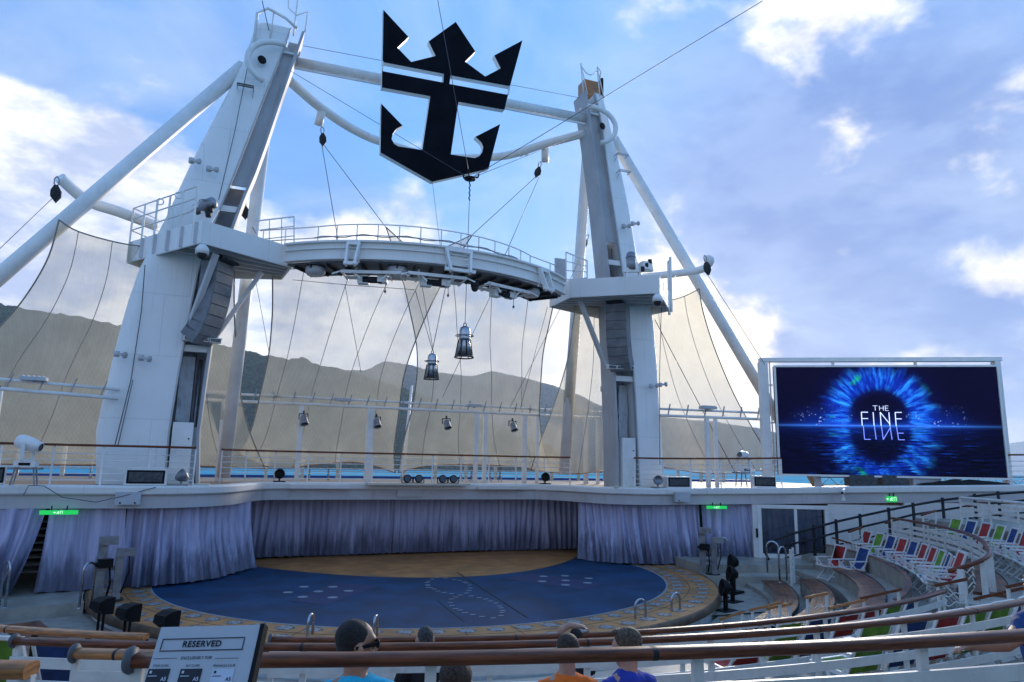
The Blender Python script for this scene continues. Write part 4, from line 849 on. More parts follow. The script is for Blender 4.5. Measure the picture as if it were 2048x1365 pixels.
# ---------------------------------------------------------------- shade sails
def resample(P, n):
    P = smoothpath(P, 8); L = [0]
    for a, b in zip(P, P[1:]): L.append(L[-1]+(b-a).length)
    out = []; k = 0
    for i in range(n+1):
        s = L[-1]*i/n
        while k < len(L)-2 and L[k+1] < s: k += 1
        out.append(P[k].lerp(P[k+1], (s-L[k])/(L[k+1]-L[k]+1e-9)))
    return out
def sail(left, right, top, bottom, label, seams=(), belly=.5):
    """left/right edges listed from top to bottom, top/bottom edges from left to right"""
    n, m = 30, 24; Lf, Rt, Tp, Bt = resample(left,n), resample(right,n), resample(top,m), resample(bottom,m); G = []
    for i in range(n+1):
        v = i/n; row = []
        for j in range(m+1):
            u = j/m
            q = Lf[i]*(1-u)+Rt[i]*u+Tp[j]*(1-v)+Bt[j]*v-(Lf[0]*(1-u)*(1-v)+Rt[0]*u*(1-v)+Lf[n]*(1-u)*v+Rt[n]*u*v)
            q = q + Vector((0, belly*math.sin(math.pi*u)*math.sin(math.pi*v), 0)); row.append(q)
        G.append(row)
    o = MB().grid(G).build('shade_sail', M['sail']); tag(o, label, 'sail', 'mesh shade sails')
    def S(u, v):
        a, b = u*m, v*n; i, j = min(int(b), n-1), min(int(a), m-1); fu, fv = a-j, b-i
        return (G[i][j]*(1-fu)+G[i][j+1]*fu)*(1-fv)+(G[i+1][j]*(1-fu)+G[i+1][j+1]*fu)*fv
    for u0, u1 in seams: MB().tube([S(u0+(u1-u0)*k/24, k/24)-Vector((0,.015,0)) for k in range(25)], .012, 5).build('seam', M['sailseam'], o)
    for e in (Lf, Rt): MB().tube([q-Vector((0,.01,0)) for q in e], .024, 6).build('edge_rope', M['sailseam'], o)
    MB().tube([q-Vector((0,.01,0)) for q in Bt], .022, 6).build('edge_rope', M['woodlight'], o)
    MB().tube([q-Vector((0,.01,0)) for q in Tp], .022, 6).build('edge_rope', M['sailseam'], o)
cL = [(-5.23,24.20,9.85),(-5.12,24.91,8.97),(-5.07,25.39,8.36),(-5.05,26.16,7.32),(-5.14,26.81,6.39),(-5.38,27.97,4.65),(-5.74,28.56,3.73)]
cR = [(1.77,24.00,12.02),(1.31,24.53,11.12),(0.82,25.21,9.96),(0.35,26.11,8.41),(0.07,26.95,6.92),(0.11,27.79,5.40),(0.15,28.53,4.01),(0.35,29.01,3.08)]
cT = [(-5.23,24.20,9.85),(-3.68,24.19,10.11),(-1.62,24.18,10.47),(0.00,24.13,11.00),(1.78,24.03,12.03)]
cB = [(-5.73,29.00,3.73),(-4.47,29.00,3.22),(-2.50,29.00,3.40),(-1.11,29.00,3.47),(0.34,29.00,3.09)]
sail(cL, cR, cT, cB, 'large beige mesh sail left of the middle gap', ((.14,.10),(.36,.34),(.58,.60),(.80,.84)))
dL = [(-1.51,24.00,11.83),(-0.74,24.87,10.57),(-0.03,25.81,9.07),(0.38,26.40,8.06),(0.59,26.96,7.05),(0.64,27.62,5.81),(0.50,28.34,4.42),(0.49,29.01,3.09)]
dR = [(5.26,23.99,10.17),(5.39,24.90,9.05),(5.50,25.70,7.99),(5.83,26.65,6.70),(6.13,27.40,5.63),(6.69,28.23,4.38),(7.48,29.01,3.17)]
dT = [(-1.50,24.05,11.85),(0.01,24.12,10.85),(1.57,24.15,10.57),(3.39,24.17,10.46),(5.36,24.20,10.22)]
dB = [(0.49,29.00,3.09),(1.61,29.00,3.37),(3.37,29.00,3.46),(5.69,29.00,3.41),(7.47,29.00,3.17)]
sail(dL, dR, dT, dB, 'large beige mesh sail right of the middle gap', ((.18,.14),(.40,.38),(.62,.64),(.84,.88)))
aL = [(-11.29,23.20,10.37),(-11.60,23.88,9.30),(-12.31,24.63,8.03),(-13.36,25.41,6.66),(-14.29,26.27,5.16),(-15.48,27.12,3.63)]
aR = [(-6.43,24.21,10.05),(-6.35,24.96,8.85),(-6.16,25.87,7.33),(-5.93,26.61,6.03),(-5.48,27.40,4.59),(-4.79,28.13,3.19)]
aT = [(-11.29,23.20,10.37),(-10.80,23.58,10.18),(-9.52,23.95,10.07),(-7.94,24.10,10.16),(-6.43,24.40,10.10)]
aB = [(-15.61,27.50,3.63),(-13.89,27.96,3.27),(-11.39,28.05,3.23),(-8.17,28.05,3.28),(-4.78,28.20,3.19)]
sail(aL, aR, aT, aB, 'beige mesh sail behind the left mast', ((.12,.14),(.30,.32),(.48,.50),(.66,.68),(.85,.86)))
eL = [(6.31,24.29,10.25),(6.49,24.95,9.16),(6.63,25.78,7.73),(6.48,26.79,5.88),(6.21,27.59,4.36),(6.09,28.14,3.30)]
eR = [(11.28,23.00,10.75),(11.83,23.51,9.92),(13.02,24.33,8.54),(14.75,25.31,6.77),(16.65,26.18,5.07),(18.33,26.89,3.60)]
eT = [(6.04,23.76,10.10),(8.14,24.40,10.26),(10.32,24.78,10.44),(11.16,24.08,10.61),(11.28,23.00,10.75)]
eB = [(6.12,28.20,3.30),(7.50,26.28,3.18),(13.41,30.60,3.61),(14.05,26.28,3.25),(20.60,29.40,3.60)]
sail(eL, eR, eT, eB, 'beige mesh sail behind the right mast', ((.15,.12),(.32,.30),(.50,.49),(.68,.68),(.86,.87)))

# ---------------------------------------------------------------- aft railing, coaming and deck clutter
tag(box((1,33.6,2.78), (44,.3,.14)).build('blue_coaming', M['bluestrip']), 'long blue coaming along the aft deck edge', 'coaming')
ar_ = thing('aft_windscreen', 'row of cream posts with rails along the stern', 'railing', (0,33.2,2.74))
for i in range(27):
    x = -20+1.55*i; MB().box((x,33.2,3.36), (.14,.12,1.25)).box((x,33.2,4.02), (.19,.16,.06)).build('post', M['cream'], ar_)
for z in (3.05,3.75): MB().tube([(-20.3,33.25,z),(21,33.25,z)], .02, 6).build('rail', M['cream'], ar_)
def deck_rail(path, label, zf, wood, nposts_gap=1.15, dip=None):
    """white open railing with a wooden cap; path = plan points, zf = height of the deck per point"""
    t = thing('deck_railing', label, 'railing', path[0]); P = [Vector(q) for q in path]; L = sum((b-a).length for a, b in zip(P, P[1:]))
    MB().sweep([(-.05,1.06),(.05,1.06),(.055,1.10),(.03,1.125),(-.03,1.125),(-.055,1.10)], P, smooth=False).build('handrail', M[wood], t)
    for h in (.14,.32,.50,.68,.86): MB().tube([q+Vector((0,0,h)) for q in P], .014, 5).build('rail_wire', M['clean'], t)
    n = max(2, int(L/nposts_gap)); s = 0; k = 0; acc = 0
    for i in range(n+1):
        s = L*i/n; k = 0; acc = 0
        while k < len(P)-2 and acc+(P[k+1]-P[k]).length < s: acc += (P[k+1]-P[k]).length; k += 1
        q = P[k].lerp(P[k+1], min(1,(s-acc)/((P[k+1]-P[k]).length+1e-9))); bar(q, q+Vector((0,0,1.06)), .045, .03).build('post', M['clean'], t)
    return t
deck_rail([(-17,19.7,2.74),(-12.6,22.0,2.74),(-11.2,22.55,2.74),(-9.6,22.6,2.74),(-8.4,22.5,2.74),(-7.0,22.75,2.74)], 'white railing with wooden cap in front of the left mast foot', 2.74, 'wood')
deck_rail([(-6.3,25.2,2.74),(-5.4,26.2,2.74),(-4.4,26.75,2.74),(0,26.8,2.74),(4.9,26.8,2.74),(6.0,26.5,2.74),(6.7,25.6,2.74)], 'long white railing with dark cap across the middle of the deck', 2.74, 'wood')
deck_rail([(8.0,22.85,2.74),(8.9,22.7,2.74),(10.4,22.5,2.76),(12.3,21.8,2.80),(13.5,21.25,2.84)], 'white railing with wooden cap right of the right mast', 2.74, 'wood')
deck_rail([(20.9,17.6,3.1),(21.8,17.15,3.12),(23.6,16.3,3.2)], 'short white railing at the right edge beyond the screen', 3.1, 'wood')

# lighting pipes on posts
def light_pipe(p0, p1, posts, label, nclip, zdeck, lamps=(), packs=()):
    t = thing('lighting_pipe', label, 'lighting pipe', p0, 'lighting pipes'); a, b = Vector(p0), Vector(p1)
    MB().tube([a, b], .055, 10).build('lower_pipe', M['clean'], t); d = (b-a).normalized()
    MB().tube([a+Vector((0,.05,.26)), b+Vector((0,.05,.26))], .045, 10).build('upper_pipe', M['clean'], t)
    for i in range(nclip):
        q = a.lerp(b, (i+.4)/nclip); MB().bar(q+Vector((0,0,.02)), q+Vector((.12,.02,.46)), .04, .03).build('clip', M['greysteel'], t)
    for u, w_ in posts:
        q = a.lerp(b, u); box((q.x,q.y+.02,(zdeck+q.z)/2-.03), (w_,w_,q.z-zdeck-.06)).build('post', M['clean'], t)
    return t, (lambda u: a.lerp(b, u))
pm, fpm = light_pipe((-7.1,27.5,5.62), (9.6,27.5,5.62), ((.045,.28),(.205,.17),(.362,.25),(.625,.15),(.648,.15),(.755,.16),(.79,.11),(.93,.16),(.965,.12)), 'long white twin lighting pipe on posts across the middle', 24, 2.73)
plp, _ = light_pipe((-14.5,22.9,5.42), (-9.2,23.02,5.2), ((.38,.12),(.46,.12)), 'white twin lighting pipe at the left edge behind the moving light', 7, 2.73)
prp, _ = light_pipe((9.3,23.0,5.48), (14.0,22.4,5.48), ((.42,.14),(.5,.12)), 'short white twin lighting pipe between right mast and screen', 6, 2.73)
MB().tube([(-12.9,22.8,5.1),(-12.75,22.75,5.5),(-12.4,22.7,5.6),(-12.0,22.75,5.35)], .02, 6).build('cable_loop', M['cable'], plp)
def spot(c, label):
    t = thing('hanging_spotlight', label, 'spotlight', c, 'spotlights under the middle pipe'); c = Vector(c)
    MB().bar(c, c+Vector((0,0,-.12)), .06, .06).bar(c+Vector((-.17,0,-.12)), c+Vector((.17,0,-.12)), .05, .03).bar(c+Vector((-.16,0,-.12)), c+Vector((-.16,0,-.34)), .03, .04).bar(c+Vector((.16,0,-.12)), c+Vector((.16,0,-.34)), .03, .04).build('yoke', M['dark'], t)
    ax = Vector((.12,-.55,-1)).normalized(); q = c+Vector((0,0,-.2))
    MB().lathe([(0,0),(.09,0),(.13,.08),(.13,.26),(.155,.30),(.155,.36),(.135,.37),(.13,.30)], q, ax, 14).build('can', M['greysteel'], t)
    MB().lathe([(0,.30),(.13,.30)], q, ax, 14).build('lens', M['lens'], t)
for i, q in enumerate([(-3.59,27.45,5.37),(-0.84,27.45,5.37),(2.01,27.45,5.42),(4.91,27.45,5.43)]): spot(q, '%s spotlight from the left hanging under the middle pipe' % ORD[i])
def pack(c, label, rz=0):
    t = thing('flat_fixture', label, 'light fixture', c, 'flat fixtures on the pipes')
    h = box((c[0],c[1],c[2]+.08), (.62,.34,.10), rz).build('housing', M['silver'], t); 
    for k in range(5): box((c[0]-.24+.12*k,c[1],c[2]+.145), (.03,.30,.03), rz).build('fin', M['clean'], t)
    box((c[0],c[1],c[2]+.01), (.06,.06,.06), rz).build('clamp', M['greysteel'], t)
for q, l in zip([(-6.68,27.60,5.82),(-2.18,27.60,5.79),(3.23,27.60,5.81),(8.08,27.60,5.85)], ('at the left end of the middle pipe','above the second post of the middle pipe','right of the middle of the long pipe','at the right end of the middle pipe')): pack(q, 'flat grey light fixture lying ' + l)
pack((-11.30,22.90,5.55), 'flat grey light fixture on the pipe at the left edge'); pack((11.23,22.60,5.76), 'flat grey light fixture on the pipe left of the screen')

def moving_head(c, aim, label, base):
    t = thing('moving_light', label, 'moving light', base); c = Vector(c); ax = Vector(aim).normalized(); bz = base[2]
    MB().lathe([(0,-.30),(.16,-.30),(.19,-.22),(.19,.05),(.15,.22),(.13,.32),(.10,.33)], c, ax, 18).build('head', M['clean'], t)
    MB().lathe([(0,.31),(.11,.31)], c, ax, 18).build('lens', M['lens'], t)
    y_ = MB()
    for s in (-1,1):
        sd = ax.cross(Vector((0,0,1))).normalized()*.23*s; y_.bar(c+sd, c+sd+Vector((0,0,-.42)), .10, .05)
    y_.bar(c+sd+Vector((0,0,-.42)), c-sd+Vector((0,0,-.42)), .12, .06); y_.build('yoke', M['clean'], t)
    q = c+Vector((0,0,-.53)); MB().box(q, (.50,.40,.15)).build('base', M['clean'], t)
    MB().box(q+Vector((0,-.205,0)), (.26,.01,.07)).build('display', M['black'], t)
    s_ = MB()
    for x in (-.2,.2):
        for y in (-.15,.15): s_.bar((q.x+x,q.y+y,q.z-.07), (q.x+x*1.35,q.y+y,bz), .035, .035)
    s_.bar((q.x-.36,q.y-.2,q.z-.12), (q.x+.36,q.y-.2,q.z-.12), .05, .05).bar((q.x-.36,q.y+.2,q.z-.12), (q.x+.36,q.y+.2,q.z-.12), .05, .05).build('stand', M['greysteel'], t)
moving_head((-11.05,22.20,3.83), (1,-.35,-.3), 'white moving stage light on a stand at the left edge', (-11.05,22.2,2.75))
moving_head((12.34,22.00,4.00), (-.9,-.5,.12), 'white moving stage light left of the big screen', (12.0,22.0,2.82))
def monitor(c, w_, h_, label, rz=0):
    t = thing('floor_monitor', label, 'speaker', c, 'boxed floor monitors'); x, y, z = c
    box((x,y+.16,z+h_/2), (w_,.32,h_), rz).build('cabinet', M['clean'], t)
    Mz = Matrix.Rotation(rz,3,'Z'); f = Vector((x,y+.16,z+h_/2))
    box(f+Mz @ Vector((0,-.166,0)), (w_*.90,.012,h_*.80), rz).build('surround', M['black'], t); box(f+Mz @ Vector((0,-.176,0)), (w_*.80,.01,h_*.58), rz).build('grille', M['grille'], t)
monitor((-8.2,22.28,2.76), 1.06,.46, 'framed black floor monitor in front of the left mast')
monitor((-11.95,22.1,2.76), .9,.5, 'framed black floor monitor cut by the left edge', .3)
monitor((9.6,22.3,2.76), .98,.42, 'framed black floor monitor right of the right mast', -.1)
monitor((12.85,21.35,2.83), .86,.42, 'framed black floor monitor at the foot of the screen', -.42)
def fan_lamp(c, ax, label, mt='greysteel'):
    t = thing('round_floodlight', label, 'floodlight', c, 'loose floodlights on the deck'); c = Vector(c)
    MB().lathe([(0,-.22),(.08,-.2),(.16,-.05),(.18,.08),(.16,.1),(.15,.05),(0,.04)], c+Vector((0,0,.28)), ax, 16).build('housing', M[mt], t)
    MB().bar(c, c+Vector((0,0,.2)), .05, .05).box(c+Vector((0,0,.02)), (.4,.3,.04)).build('bracket', M[mt], t)
fan_lamp((-7.3,22.45,2.75), (-.8,-.3,.5), 'tilted grey floodlight at the foot of the left mast')
fan_lamp((8.75,22.45,2.75), (-.2,-1,.1), 'round grey floodlight at the foot of the right mast')
fan_lamp((-4.35,26.6,2.75), (0,-1,.1), 'dark floodlight at the left end of the middle railing', 'black'); fan_lamp((5.9,26.25,2.75), (0,-1,.1), 'dark floodlight at the right end of the middle railing', 'black')
for c, rz, lab in (((-8.55,22.02,2.42),0,'left of the exit sign lamp line on the fascia'),((9.55,22.08,2.44),-.1,'on the fascia below the right railing')):
    t = thing('junction_box', 'pale junction box ' + lab, 'junction box', c); box(c, (.62,.14,.34), rz).build('case', M['silver'], t)
    for k in (-.18,.18): MB().lathe([(0,0),(.025,0),(.025,.012),(0,.012)], (c[0]+k,c[1]-.07,c[2]-.12), (0,-1,0), 8).build('screw', M['dark'], t)
cable([(-11.0,22.1,2.5),(-10.9,22.05,2.75),(-10.55,22.02,2.74),(-10.1,21.98,2.45),(-9.3,21.95,2.32),(-8.6,21.95,2.5),(-7.9,22.0,2.72)], 'loose cable sagging over the fascia at the left', .011)
# deck furniture seen through the railing
for i, (x, y) in enumerate(((-3.2,30.2),(-1.9,30.5),(3.9,30.4),(5.2,30.2),(-10.5,30))):
    t = thing('deck_stand', '%s dark folding stand on the aft deck, from the left' % ORD[[1,2,3,4,0][i]], 'stand', (x,y,2.74), 'stands on the aft deck')
    for s in (-1,1):
        for e in (-.2,.2): bar((x+s*.25,y-e,2.75),(x+s*.25,y+e,3.55),.05).build('leg', M['greysteel'], t)
    box((x,y,3.6),(.8,.45,.09)).build('top', M['silver'], t)
pc = thing('tall_pole', 'thin white flagpole seen in the gap between the sails', 'pole', (1.0,30.5,2.74))
MB().tube([(1.0,30.5,2.75),(1.25,30.5,6.9)], [.09,.05], 8).build('shaft', M['clean'], pc)

# ---------------------------------------------------------------- exit signs, camera on the wall
def exit_sign(c, w_, h_, d, label):
    t = thing('exit_sign', label, 'exit sign', c, 'green exit signs'); d = Vector(d).normalized(); rz = math.atan2(d.x, -d.y)
    Mz = Matrix.Rotation(rz,3,'Z'); c = Vector(c)
    MB().box(c, (w_,.05,h_), rz).build('plate', M['exitgreen'], t)
    s = MB(); hh = h_*.5
    # running figure, arrow and door
    q = lambda x, z: c + Mz @ Vector((x*h_, -.028, z*h_))
    s.bar(q(-.1,.1), q(-.22,-.12), .12*h_, .006, d); s.bar(q(-.22,-.12), q(-.42,-.3), .10*h_, .006, d); s.bar(q(-.18,-.1), q(.02,-.32), .10*h_, .006, d); s.bar(q(-.1,.1), q(.12,.02), .08*h_, .006, d); s.bar(q(-.14,.12), q(-.38,.05), .08*h_, .006, d)
    s.lathe([(0,0),(.09*h_,0)], q(-.02,.26), d, 10)
    s.bar(q(.35,.33), q(.35,-.33), .06*h_, .006, d); s.bar(q(.75,.33), q(.75,-.33), .06*h_, .006, d); s.bar(q(.35,.33), q(.75,.33), .06*h_, .006, d)
    s.bar(q(-1.0,0), q(-.62,0), .10*h_, .006, d); s.bar(q(-1.0,0), q(-.85,.16), .09*h_, .006, d); s.bar(q(-1.0,0), q(-.85,-.16), .09*h_, .006, d)
    s.build('pictogram', M['exitwhite'], t)
    for k in (-.2,.2):
        e = c + Mz @ Vector((k*w_,0,0)); bar(e+Vector((0,0,h_/2)), e+Vector((0,0,h_/2+.12)), .03).build('hanger', M['dark'], t)
exit_sign((-10.15,22.1,2.05), .88, .11, (0,-1,0), 'long green exit sign above the left curtains')
exit_sign((10.95,21.9,2.07), .80, .11, (-.2,-1,0), 'long green exit sign above the right curtain')
exit_sign(onwall(5.05,2.50,.05), .36, .19, WN, 'small square green exit sign on the white side wall')
cc = thing('security_camera', 'white security camera on the ledge under the screen', 'camera', onwall(3.2,2.6,.2)); q = Vector(onwall(3.2,2.72,.35))
MB().tube([q-Vector((0,0,.25)), q], .03, 6).box(q-Vector((0,0,.25)), (.09,.09,.12)).build('bracket', M['clean'], cc)
MB().tube([q+Vector((.16,.05,.08)), q+Vector((-.16,-.12,-.02))], .07, 10).build('body', M['clean'], cc); MB().tube([q+Vector((-.16,-.12,-.02)), q+Vector((-.175,-.13,-.025))], .05, 10).build('lens', M['lens'], cc)
# ---------------------------------------------------------------- big screen
def lb(mb, name, m, parent): return link(name, mb.mesh(name), m, parent)
def screen_mat():
    m = bpy.data.materials.new('led_picture'); m.use_nodes = True; nt = m.node_tree; nt.nodes.clear(); g = NG(nt)
    o = g.n('ShaderNodeTexCoord').outputs['Object']; u, _, v = g.sep(o)
    hv = g.m('ADD', v, .2); below = g.m('LESS_THAN', hv, 0.0)
    rip = g.noise(g.vm('MULTIPLY', o, (1.1,0,16)), 1.0, 4, .6)
    x = g.m('ADD', g.m('ADD', u, .28), g.m('MULTIPLY', below, g.m('MULTIPLY', g.m('SUBTRACT', rip, .5), .9)))
    y = g.m('SUBTRACT', g.m('ABSOLUTE', hv), .38)
    r = g.m('SQRT', g.m('ADD', g.m('MULTIPLY', x, x), g.m('MULTIPLY', g.m('MULTIPLY', y, y), 1.12)))
    th = g.m('ARCTAN2', y, x)
    st = g.noise(g.comb(g.m('MULTIPLY', th, 4.6), g.m('MULTIPLY', r, .55), 2.0), 2.2, 5, .62)
    edge = g.noise(g.comb(g.m('MULTIPLY', th, 2.2), 3.0, 1.0), 2.0, 3, .6)
    ringm = g.m('MULTIPLY', g.step(r, .98, 1.28), g.m('SUBTRACT', 1.0, g.step(g.m('SUBTRACT', r, g.m('MULTIPLY', edge, 1.15)), .92, 1.70)))
    fil = g.m('MULTIPLY', ringm, g.m('ADD', .45, g.m('MULTIPLY', g.step(st, .38, .66), .9)))
    hue = g.noise(g.comb(g.m('MULTIPLY', th, 1.3), r, 7.0), 2.0, 2, .5)
    irc = g.mix(g.step(st, .42, .78), (.003,.040,.62,1), (.03,.36,1.0,1)); irc = g.mix(g.step(hue, .62, .74), irc, (.01,.40,.36,1))
    base = g.mix(g.m('MULTIPLY', below, .6), (.0012,.0006,.016,1), (.001,.002,.028,1))
    halo = g.m('MULTIPLY', g.m('SUBTRACT', 1.0, g.step(r, .9, 2.9)), g.step(r, .75, 1.2))
    c = g.mix(g.m('MULTIPLY', halo, .5), base, (.001,.006,.14,1))
    c = g.mix(g.m('MINIMUM', fil, 1.0), c, irc)
    wet = g.m('ADD', g.m('SUBTRACT', 1.0, below), g.m('MULTIPLY', below, g.m('ADD', .18, g.m('MULTIPLY', g.step(rip, .38, .62), .85))))
    c = g.mix(1.0, c, g.comb(wet, wet, wet), 'MULTIPLY')
    swell = g.m('MULTIPLY', g.m('MULTIPLY', below, g.step(g.noise(g.vm('MULTIPLY', o, (.9,0,11)), 1.3, 5, .65), .56, .72)), g.m('SUBTRACT', 1.0, g.step(g.m('ABSOLUTE', u), 2.2, 4.0)))
    c = g.mix(g.m('MULTIPLY', swell, .7), c, (.005,.06,.55,1))
    # sparks above the waterline on both sides of the pupil
    vo = g.n('ShaderNodeTexVoronoi'); vo.inputs['Scale'].default_value = 9.0; g.put(vo.inputs['Vector'], g.vm('MULTIPLY', o, (1,0,1)))
    sm = g.m('MULTIPLY', g.m('MULTIPLY', g.m('SUBTRACT', 1.0, below), g.m('SUBTRACT', 1.0, g.step(hv, .15, .95))), g.m('MULTIPLY', g.step(g.m('ABSOLUTE', x), .8, 1.2), g.m('SUBTRACT', 1.0, g.step(g.m('ABSOLUTE', x), 2.2, 3.4))))
    sp = g.m('MULTIPLY', g.m('SUBTRACT', 1.0, g.step(vo.outputs['Distance'], .16, .34)), g.m('MULTIPLY', sm, g.step(g.noise(o, 3.0, 4, .7), .45, .6)))
    c = g.mix(sp, c, (.30,.50,1.0,1)); c = g.mix(g.m('MULTIPLY', sm, .22), c, (.003,.04,.5,1))
    ln = g.m('POWER', 2.718, g.m('MULTIPLY', g.m('ABSOLUTE', hv), -34.0)); lf = g.m('SUBTRACT', 1.0, g.step(g.m('ABSOLUTE', x), 1.4, 4.4))
    c = g.mix(g.m('MULTIPLY', ln, g.m('ADD', .25, g.m('MULTIPLY', lf, .75))), c, (.06,.26,1.0,1))
    ln2 = g.m('POWER', 2.718, g.m('MULTIPLY', g.m('ABSOLUTE', hv), -5.0)); c = g.mix(g.m('MULTIPLY', g.m('MULTIPLY', ln2, lf), .30), c, (.004,.06,.75,1))
    e = g.n('ShaderNodeEmission'); g.put(e.inputs[0], c); e.inputs[1].default_value = .42
    gl = g.n('ShaderNodeBsdfGlossy'); gl.inputs['Roughness'].default_value = .5; gl.inputs[0].default_value = (.012,.012,.014,1)
    ad = g.n('ShaderNodeAddShader'); nt.links.new(e.outputs[0], ad.inputs[0]); nt.links.new(gl.outputs[0], ad.inputs[1])
    out = g.n('ShaderNodeOutputMaterial'); nt.links.new(ad.outputs[0], out.inputs[0]); return m
scr = thing('led_screen', 'large blue LED screen in a white frame at the right', 'screen', (17.28,19.6,5.42)); scr.rotation_euler.z = math.atan2(-4.0,6.95)
SW, SH = 8.05, 4.15
pic = lb(MB().add([(-SW/2,0,-SH/2),(SW/2,0,-SH/2),(SW/2,0,SH/2),(-SW/2,0,SH/2)], [(0,1,2,3)]), 'picture', screen_mat(), scr)
lb(MB().box((0,.16,0), (SW+.10,.30,SH+.10)), 'cabinet', M['dark'], scr)
for c, d in (((0,.0,SH/2+.04),(SW+.16,.1,.07)),((0,.0,-SH/2-.04),(SW+.16,.1,.07)),((-SW/2-.04,0,0),(.07,.1,SH)),((SW/2+.04,0,0),(.07,.1,SH))): lb(MB().box(c, d), 'bezel', M['clean'], scr)
lb(MB().box((-SW/2-.42,.35,-.22), (.34,.34,SH+.95)), 'frame_post', M['clean'], scr); lb(MB().box((SW/2+.18,.35,-.22), (.20,.34,SH+.95)), 'frame_post', M['clean'], scr)
lb(MB().box((-.10,.35,SH/2+.34), (SW+.9,.34,.15)), 'frame_beam', M['clean'], scr)
for x in (-SW*.22,SW*.16): lb(MB().box((x,.3,SH/2+.17), (.09,.09,.2)), 'frame_tie', M['clean'], scr)
for z in (-1.6,-.1,1.4): lb(MB().bar((-SW/2-.26,.3,z), (-SW/2-.08,.3,z), .06, .06), 'frame_tie', M['clean'], scr)
lb(MB().tube([(-SW/2-.17,.28,-SH/2-.6),(-SW/2-.17,.28,SH/2+.3)], .03, 8), 'service_ladder', M['clean'], scr)
for x in (-2.6,.0,2.4): lb(MB().box((x,.3,-SH/2-.33), (.22,.22,.52)), 'foot', M['silver'], scr)
def stroke(pts, w_, m, nm):
    b = MB()
    for a, c in pts: b.bar((a[0],-.012,a[1]), (c[0],-.012,c[1]), w_, .012, up=(0,1,0))
    return lb(b, nm, m, pic)
# title lettering: THE / FINE over its own reflection, which reads LINE
LX = {'F':(-.93,-.69),'I':(-.50,-.50),'N':(-.245,.07),'E':(.295,.53)}
zt, zm, zh, zl, zb = .32, .075, -.2, -.47, -.72; lw = .028
stroke([((-.93,zt),(-.93,zh)),((-.93,zt),(-.69,zt)),((-.93,zm),(-.70,zm))], lw, M['titlewhite'], 'title_letter')
stroke([((-.50,zt),(-.50,zh))], lw, M['titlewhite'], 'title_letter')
stroke([((-.245,zt),(-.245,zh)),((.07,zt),(.07,zh)),((-.245,zt),(.07,zh+.08))], lw, M['titlewhite'], 'title_letter')
stroke([((.295,zt),(.295,zh)),((.295,zt),(.53,zt)),((.295,zm),(.51,zm))], lw, M['titlewhite'], 'title_letter')
stroke([((-.89,zh),(-.88,zb)),((-.88,zb),(-.66,zb))], lw*.8, M['titleblue'], 'title_letter')
stroke([((-.49,zh),(-.46,zb))], lw*.8, M['titleblue'], 'title_letter')
stroke([((-.235,zh),(-.205,zb)),((.075,zh),(.11,zb)),((-.205,zb),(.08,zh-.06))], lw*.8, M['titleblue'], 'title_letter')
stroke([((.305,zh),(.345,zb)),((.345,zb),(.56,zb)),((.335,zl),(.54,zl))], lw*.8, M['titleblue'], 'title_letter')
stroke([((-.50,.57),(-.33,.57)),((-.415,.57),(-.415,.39))], .014, M['titlewhite'], 'title_letter')
stroke([((-.26,.57),(-.26,.39)),((-.12,.57),(-.12,.39)),((-.26,.48),(-.12,.48))], .014, M['titlewhite'], 'title_letter')
stroke([((-.05,.57),(-.05,.39)),((-.05,.57),(.06,.57)),((-.05,.48),(.05,.48)),((-.05,.39),(.06,.39))], .014, M['titlewhite'], 'title_letter')
# gear on the deck below the screen
def gear(s, off, dims, m, name, label, cat, z0=2.86):
    q = onwall(s, 0, off); zz = 2.81+.028*s
    o = MB().box((q[0],q[1],zz+dims[2]/2), dims, math.atan2(WD.y,WD.x)).build(name, m); tag(o, label, cat); return o
gear(4.3,-.75,(1.0,.6,.42), M['grille'], 'subwoofer', 'black mesh fronted speaker under the left part of the screen', 'speaker')
gear(5.45,-.7,(.95,.6,.40), M['grille'], 'subwoofer', 'black mesh fronted speaker under the middle of the screen', 'speaker')
gear(6.6,-.75,(1.0,.6,.36), M['silver'], 'equipment_case', 'grey equipment case under the screen', 'case')
tb = MB(); rows = []
for i in range(25):
    u = i/24; q = Vector(onwall(6.2+3.2*u, 0, -.35)); h = .05+.14*math.sin(math.pi*u)*(1+.5*noise.noise(Vector((u*9,0,0))))+.03; z = 2.81+.028*(6.2+3.2*u)
    rows.append([tuple(q+WN*(.22*math.cos(k*math.pi/6))+Vector((0,0,z+h*math.sin(k*math.pi/6)))) for k in range(7)])
tag(tb.grid(rows).build('black_tarpaulin', M['blackcloth']), 'crumpled black tarpaulin lying under the screen', 'tarpaulin')
tr = thing('truss_segment', 'low zigzag truss lying behind the gear under the screen', 'truss', onwall(7.5,3.0,-1.2))
for z in (0,.3): MB().tube([onwall(3,2.93+z,-1.2), onwall(11.5,3.1+z,-1.2)], .025, 6).build('chord', M['greysteel'], tr)
for i in range(28): MB().bar(onwall(3+8.5*i/28,2.93+.3*(i % 2)+.006*i,-1.2), onwall(3+8.5*(i+1)/28,2.93+.3*((i+1) % 2)+.006*i,-1.2), .02, .02).build('lacing', M['greysteel'], tr)

